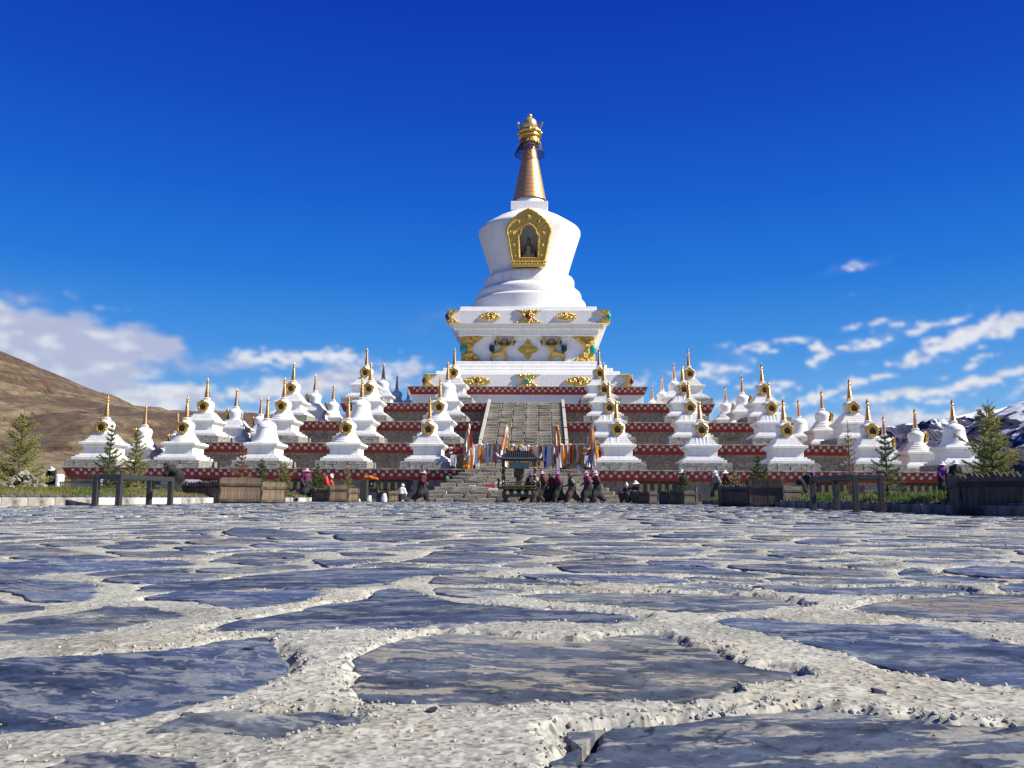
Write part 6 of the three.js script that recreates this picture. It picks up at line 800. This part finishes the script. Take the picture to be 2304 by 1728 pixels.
  // jacket over trunk and arms, long robe over hips and legs
  const J = [hb(add(p.P, [0, -0.02, 0]), 0.185, p.C, 0.185), hb(p.C, 0.17, add(p.C, [0, 0.1, 0]), 0.13)]; for (const s of ['L', 'R']) { const a = p['A' + s]; J.push(hb(add(p.C, [0, 0.06, 0]), 0.1, a[0], 0.085), hb(a[0], 0.08, a[1], 0.07), hb(a[1], 0.068, a[2].map((v, i) => mix(a[1][i], v, 0.9)), 0.052)); }
  const neck = add(H, [0, -0.11, -0.01]), jacket = solid(J, 0.024, 0.06, null, (x, y, z) => 0.075 - Math.hypot(x - neck[0], y - neck[1], z - neck[2]));
  const Rb = []; for (const s of ['L', 'R']) { const l = p[s]; Rb.push(hb(l[0].map((v, i) => v + (i === 1 ? 0.06 : 0)), 0.15, l[1], 0.15), hb(l[1], 0.15, l[2], pose === 'sit' || pose === 'kneel' ? 0.10 : 0.15)); } Rb.push(hb(add(p.P, [0, 0.06, 0]), 0.17, add(p.P, [0, -0.05, 0]), 0.18));
  const hem = Math.min(p.L[2][1], p.R[2][1]); const robe = solid(Rb, 0.026, 0.16, null, (x, y, z) => hem + 0.01 - y); { const q = robe.attributes.position; for (let i = 0; i < q.count; i++) { const x = q.getX(i), y = q.getY(i), z = q.getZ(i), a = Math.atan2(z, x), k = 0.012 * Math.sin(a * 9 + y * 3) * sst(0.9, 0.3, y); q.setX(i, x + Math.cos(a) * k); q.setZ(i, z + Math.sin(a) * k); } robe.computeVertexNormals(); }
  return bodyCache[pose] = { body, jacket: N(jacket), robe: N(robe), H };
}
const bodyM = std(white1, 0.7, { vertexColors: true });
const HATS = { sun: lathe([[0.0001, 0.13], [0.06, 0.125], [0.092, 0.09], [0.1, 0.03], [0.13, 0.015], [0.2, -0.02], [0.205, -0.03], [0.12, 0.0], [0.095, 0.0]], 22), cap: merge([lathe([[0.0001, 0.12], [0.06, 0.115], [0.095, 0.075], [0.105, 0.0], [0.1, -0.01]], 18), at(N(new THREE.CylinderGeometry(0.09, 0.09, 0.014, 14, 1, false, -Math.PI / 2, Math.PI)), 0, 0.0, 0.07, 0.15, 0, 0)]), veil: merge([lathe([[0.0001, 0.125], [0.06, 0.12], [0.1, 0.08], [0.115, 0.0], [0.13, -0.1], [0.16, -0.2], [0.15, -0.2], [0.11, -0.05]], 18).scale(1, 1, 1), lathe([[0.1, 0.06], [0.17, 0.02], [0.18, 0.01], [0.1, 0.03]], 18)]), cone: lathe([[0.0001, 0.2], [0.03, 0.17], [0.08, 0.07], [0.11, 0.0], [0.1, -0.01]], 18) };
const clothMats = new Map(); const cloth = c => { const k = c.join(); if (!clothMats.has(k)) clothMats.set(k, std(L(...c), 0.85)); return clothMats.get(k); };
const C = { black: [0.018, 0.017, 0.02], maroon: [0.075, 0.012, 0.02], magenta: [0.13, 0.02, 0.075], pink: [0.48, 0.28, 0.34], white: [0.72, 0.72, 0.70], red: [0.42, 0.03, 0.03], purple: [0.16, 0.02, 0.26], yellow: [0.30, 0.26, 0.11], brown: [0.06, 0.04, 0.032], grey: [0.24, 0.23, 0.20], orange: [0.62, 0.14, 0.03] };
function person(label, x, z, turn, pose, hat, hc, jc, rc, h = 1.6, y = null, extra = []) {
  const o = thing('person', label, 'person', [x, (y ?? gy(z)) , z], turn), f = figure(pose), s = h / 1.70; o.scale.setScalar(s);
  mesh('body', f.body, bodyM, o); mesh('jacket', f.jacket, cloth(jc), o); mesh('robe', f.robe, cloth(rc), o);
  if (hat) { const m = mesh('hat', HATS[hat], cloth(hc), o); m.position.set(f.H[0], f.H[1] + 0.045, f.H[2] - 0.01); m.rotation.x = pose === 'bend' ? 0.5 : 0.12; }
  for (const [n, g, c] of extra) mesh(n, g, cloth(c), o); return o;
}
const LEFT = -Math.PI / 2, RIGHT = Math.PI / 2;
const bag = (x, y, z) => merge([chamfer(0.1, 0.3, 0.26, 0.04).translate(x, y, z), tubeBetween([x * 0.9, y + 0.14, z], [-x * 0.5, 1.38, 0.02], 0.014, 0.014, 5)]);
const apron = (y0, y1, zz) => { const g = new THREE.CylinderGeometry(0.2, 0.25, y1 - y0, 10, 4, true, -0.9, 1.8); g.translate(0, (y0 + y1) / 2, zz); return N(g); };
person('person in dark maroon robe and pale sun hat walking left of the steps', -4.95, 30.0, RIGHT * 0.9, 'walk', 'sun', C.pink, C.maroon, C.black, 1.62);
person('small kneeling person in white top and white cap', -5.8, 30.8, 2.6, 'kneel', 'cap', C.white, C.white, C.black, 1.45, null, [['shoe', merge([ball(0.06, 0.33, 0.06, -0.36, 1.4, 0.8, 1), ball(0.06, -0.33, 0.06, -0.36, 1.4, 0.8, 1)]), C.white]]);
person('person with purple hat half hidden behind the incense burner', 0.42, 29.75, RIGHT, 'walk', 'sun', C.purple, C.black, C.black, 1.55, null, [['scarf', lathe([[0.1, 1.3], [0.14, 1.34], [0.12, 1.41], [0.08, 1.42]], 14), C.white]]);
person('person in yellow-green jacket with blue bag beside the burner', 0.86, 30.7, LEFT, 'walk', 'cap', C.purple, C.yellow, C.brown, 1.48, null, [['bag', bag(0.24, 0.95, 0.0), [0.03, 0.05, 0.45]]]);
person('person in dark maroon robe with white hat band by the burner', 1.2, 30.5, LEFT, 'walk', 'sun', C.pink, C.maroon, C.black, 1.6);
person('person in dark red jacket and mask walking ahead of the pink jacket', 1.62, 30.35, LEFT, 'walk', 'cap', C.brown, C.maroon, C.black, 1.5, null, [['mask', ball(0.06, 0, 1.46, 0.19, 1, 0.7, 0.5), C.white]]);
person('person in magenta patterned jacket with purple hat walking left', 1.95, 30.6, LEFT, 'walk', 'sun', [0.32, 0.10, 0.42], C.magenta, C.black, 1.58);
person('person in red cap and black vest walking left', 2.6, 30.6, LEFT, 'walk', 'cap', C.red, C.black, C.brown, 1.52, null, [['sleeve', tubeBetween([0.19, 1.33, 0.06], [0.255, 1.08, -0.08], 0.088, 0.076, 10), C.grey]]);
person('person in magenta blouse and pink veil hat, left of a walking pair', 3.38, 30.6, LEFT, 'walk', 'veil', C.pink, C.magenta, C.black, 1.62);
person('person in dark robe and pale veil hat, right of a walking pair', 3.85, 30.4, LEFT, 'walk', 'veil', [0.66, 0.46, 0.52], C.maroon, C.black, 1.64, null, [['apron', apron(0.35, 0.85, 0.03), C.brown]]);
person('seated person in black with small white pointed hat right of steps', 5.38, 29.9, -0.6, 'sit', 'cone', C.white, C.black, C.black, 1.5);
person('seated person in black with wide white hat right of steps', 5.85, 29.9, -0.9, 'sit', 'sun', C.white, C.black, C.brown, 1.68);
person('person in magenta and pink hat behind the left conifers', -10.1, 32.6, 0.7, 'stand', 'sun', C.pink, C.magenta, C.black, 1.58, 0.12);
person('person in red jacket and white cap behind the small brown planter', -9.2, 32.7, 1.2, 'bend', 'cap', C.white, [0.5, 0.05, 0.03], C.black, 1.55, 0.15);
person('person in black with white brimmed hat behind the bushy dark planter', 7.85, 32, LEFT, 'walk', 'sun', C.white, C.black, C.black, 1.66);
person('person in black with broad white hat behind the wide dark planter', 9.75, 32.6, LEFT, 'walk', 'sun', C.white, C.maroon, C.black, 1.62);
person('person in grey coat with white headscarf behind the wide dark planter', 9.25, 32.8, LEFT, 'walk', 'veil', C.white, C.grey, C.brown, 1.6);
person('bending person with purple hat at the edge of the right bed', 10.9, 40.2, RIGHT, 'bend', 'cap', C.purple, C.black, C.black, 1.45, gy(40) + 0.1);
person('person in black and white hat, left of two by the right wall', 15.2, 42, 0.5, 'stand', 'sun', C.white, C.purple, C.black, 1.25, bedY(15.2, 42));
person('person in black and white hat, right of two by the right wall', 15.62, 42.1, -0.5, 'stand', 'sun', C.white, C.black, C.black, 1.25, bedY(15.6, 42));
person('bending person in black at the left of the large brown planter', -12.1, 42.3, LEFT, 'bend', 'cap', C.black, C.black, C.black, 1.5, bedY(-12.1, 42.3) - 0.15);

// ================================================================== SMALL THINGS
{
  const o = thing('notice_kiosk', 'dark bin kiosk topped with a bundle of orange cloth', 'kiosk', [-7.0, gy(33.6), 33.5]);
  mesh('cabinet', cbox(0.30, 1.0, 0.4, -0.1, 0.52, 0, 0.02), W.darkWoods[1], o); mesh('post', cbox(0.07, 0.8, 0.07, 0.5, 0.4, 0, 0.01), W.darkWoods[1], o); mesh('crossbar', cbox(0.6, 0.09, 0.06, 0.26, 0.62, 0, 0.01), W.darkWoods[0], o); mesh('sign_board', cbox(0.22, 0.2, 0.03, 0.22, 0.84, 0.02, 0.008), W.dark, o);
  mesh('pictogram', merge([ball(0.025, 0.22, 0.89, 0.04, 1, 1, 0.4), box(0.04, 0.08, 0.01, 0.22, 0.82, 0.04)]), W.dot, o);
  single('orange_cloth', N(solid([[-0.3, 0, 0, 0.05, 0.3, -0.03, 0.02, 0.06], [-0.25, 0.05, 0, 0.05, 0.05, 0.06, 0, 0.06], [0.0, 0.02, 0.05, 0.05, 0.35, -0.06, 0.03, 0.04]], 0.02, 0.05)), std(L(0.75, 0.13, 0.015), 0.7), 'crumpled orange cloth lying on top of the bin kiosk', 'cloth', [-6.85, gy(33.6) + 1.1, 33.5]);
  const bags = [[-6.25, 33.9, 0.13, 0.42, C.white, 'tall white plastic bag standing beside the bin kiosk'], [-5.98, 34.6, 0.12, 0.40, [0.6, 0.6, 0.68], 'white and blue plastic bag before the low planter'], [-6.72, 34.2, 0.1, 0.3, [0.75, 0.73, 0.68], 'white paper sheet propped inside the bin kiosk'], [-7.25, 34.3, 0.13, 0.16, C.white, 'small white bag at the foot of the bin kiosk']];
  bags.forEach(([x, z, r, h, c, l], i) => single('plastic_bag', (() => { const g = lathe([[0.0001, 0], [r, 0.01], [r * 1.2, h * 0.3], [r * 1.05, h * 0.6], [r * 0.8, h * 0.85], [r * 0.6, h], [0.0001, h * 0.93]], 14); const p = g.attributes.position; for (let k = 0; k < p.count; k++) { const x2 = p.getX(k), y2 = p.getY(k), z2 = p.getZ(k), q = 1 + 0.35 * (fbm(x2 * 9 + i * 5, (y2 + z2) * 9, 3) - 0.5); p.setX(k, x2 * q); p.setZ(k, z2 * q); } g.computeVertexNormals(); return g; })(), cloth(c), l, 'bag', [x, gy(z), z]));
  // offerings on the lower steps
  const b0 = gy(28), step = k => [b0 + (TOPS[0] - b0) / 9 * (k + 1), 29.2 - k * 0.36 - 0.15];
  for (const [x, k, w, h, d, c, l] of [[-1.62, 3, 0.52, 0.14, 0.2, C.red, 'red box on the steps left of the burner'], [-1.45, 2, 0.5, 0.12, 0.2, [0.7, 0.66, 0.64], 'white carton below the red box on the steps'], [-2.55, 3, 0.38, 0.08, 0.2, [0.6, 0.5, 0.5], 'pale pink packet on the steps left of the red box'], [-3.85, 1, 0.06, 0.16, 0.06, C.white, 'small white bottle on the lower left steps']]) { const [y, z] = step(k); single('offering_box', chamfer(w, h, d, 0.015), cloth(c), l, 'box', [x, y + h / 2 + 0.002, z - 0.02], 0.1 * w); }
  { const [y, z] = step(4); const l = []; for (let i = 0; i < 9; i++) { const q = box(0.05, 0.08, 0.012, i * 0.085 + (i > 4 ? 0.03 : 0), 0.05, 0); q.rotateZ(0); l.push(q); if (i % 2) l.push(box(0.05, 0.02, 0.012, i * 0.085 + 0.04, 0.05, 0)); } const o2 = thing('paper_row', 'row of small white paper slips on the steps beside the burner', 'paper', [-1.35, y, z + 0.06]); for (let i = 0; i < 9; i++) { const m = mesh('paper_slip', box(0.055, 0.075 + 0.02 * (i % 3), 0.006, 0, 0.045, 0), cloth([0.72, 0.70, 0.70]), o2); m.position.x = i * 0.082 + (i > 4 ? 0.04 : 0); m.rotation.x = -0.25; m.rotation.z = (i % 3 - 1) * 0.15; } }
  { const [y, z] = step(5); single('green_bag', ball(0.11, 0, 0.07, 0, 0.9, 1, 0.8, 10, 8), std(L(0.03, 0.32, 0.14), 0.5), 'small green plastic bag on the left edge of the steps', 'bag', [-3.98, y, z]); }
  single('pale_cloth_heap', N(solid([[-0.2, 0.05, 0, 0.06, 0.15, 0.08, 0, 0.08], [0.1, 0.06, 0.02, 0.06, 0.28, 0.05, 0.05, 0.04], [0.02, 0.1, 0, 0.06, 0.1, 0.26, 0, 0.05]], 0.025, 0.06)), cloth([0.62, 0.62, 0.66]), 'heap of pale cloth on the lowest terrace right of the scarves', 'cloth', [3.05, TOPS[0], 25.7]);
  // rock pile by the leftmost tree
  const r = rng(5150), rp = thing('rock_pile', 'heap of pale rocks at the foot of the leftmost conifer', 'rocks', [-12.45, bedY(-12.45, 50.6), 50.6]); const rg = [0, 1, 2, 3].map(() => { const P = []; for (let i = 0; i < 14; i++) P.push(new THREE.Vector3(r() - 0.5, (r() - 0.5) * 0.8, r() - 0.5).normalize().multiplyScalar(0.4 + r() * 0.25)); return N(new ConvexGeometry(P)); }); const rm = [std(L(0.5, 0.45, 0.36), 0.95, { map: T.wall }), std(L(0.62, 0.57, 0.48), 0.95, { map: T.wall }), std(L(0.40, 0.35, 0.27), 0.95, { map: T.wall })];
  for (let i = 0; i < 46; i++) { const t = i / 46, m = mesh('rock', rg[i % 4], rm[i % 3], rp), a = r() * 6.28, d = (1 - t) * 0.45; m.position.set(Math.cos(a) * d * 1.2, t * 0.42 + 0.02, Math.sin(a) * d); m.scale.setScalar(0.10 + r() * 0.10); m.rotation.set(r() * 3, r() * 3, r() * 3); }
  // dark bench between white end posts, far left
  const bn = thing('park_bench', 'black slatted bench between two white end posts at far left', 'bench', [-14.35, bedY(-14.3, 44.6), 44.6]);
  for (const s of [-1, 1]) mesh('end_post', cbox(0.16, 0.52, 0.34, s * 0.66, 0.26, 0, 0.05), W.white, bn); for (const [y, z] of [[0.26, 0.1], [0.26, 0.0], [0.26, -0.1], [0.38, -0.16]]) mesh('slat', cbox(1.16, 0.03, 0.08, 0, y, z, 0.006), W.dark, bn);
  person('person in black with pale hat standing by the far-left bench', -15.35, 44.5, 0.4, 'bend', 'sun', [0.5, 0.48, 0.5], C.black, C.black, 0.95, bedY(-15.3, 44.5));
  single('parcel', chamfer(0.62, 0.36, 0.4, 0.08), std(L(0.34, 0.36, 0.46), 0.5, { map: T.paint }), 'blue and white wrapped bundle resting on the large brown planter', 'bundle', [-11.35, gy(42) + 0.62, 42.6], 0.3);
  const tj = thing('toy_horse', 'small red and white figurine on the grass right of the steps', 'figurine', [8.95, bedY(8.95, 39.4), 39.6]); mesh('base', lathe([[0.05, 0], [0.035, 0.03], [0.03, 0.2], [0.05, 0.28]], 10), cloth(C.white), tj); mesh('head', merge([ball(0.08, -0.05, 0.35, 0), ball(0.08, 0.07, 0.37, 0), ball(0.06, 0.0, 0.44, 0)]), cloth(C.red), tj);
}
scene.traverse(o => { if (o.isMesh) { o.castShadow = true; o.receiveShadow = true; } });
renderer.render(scene, camera);
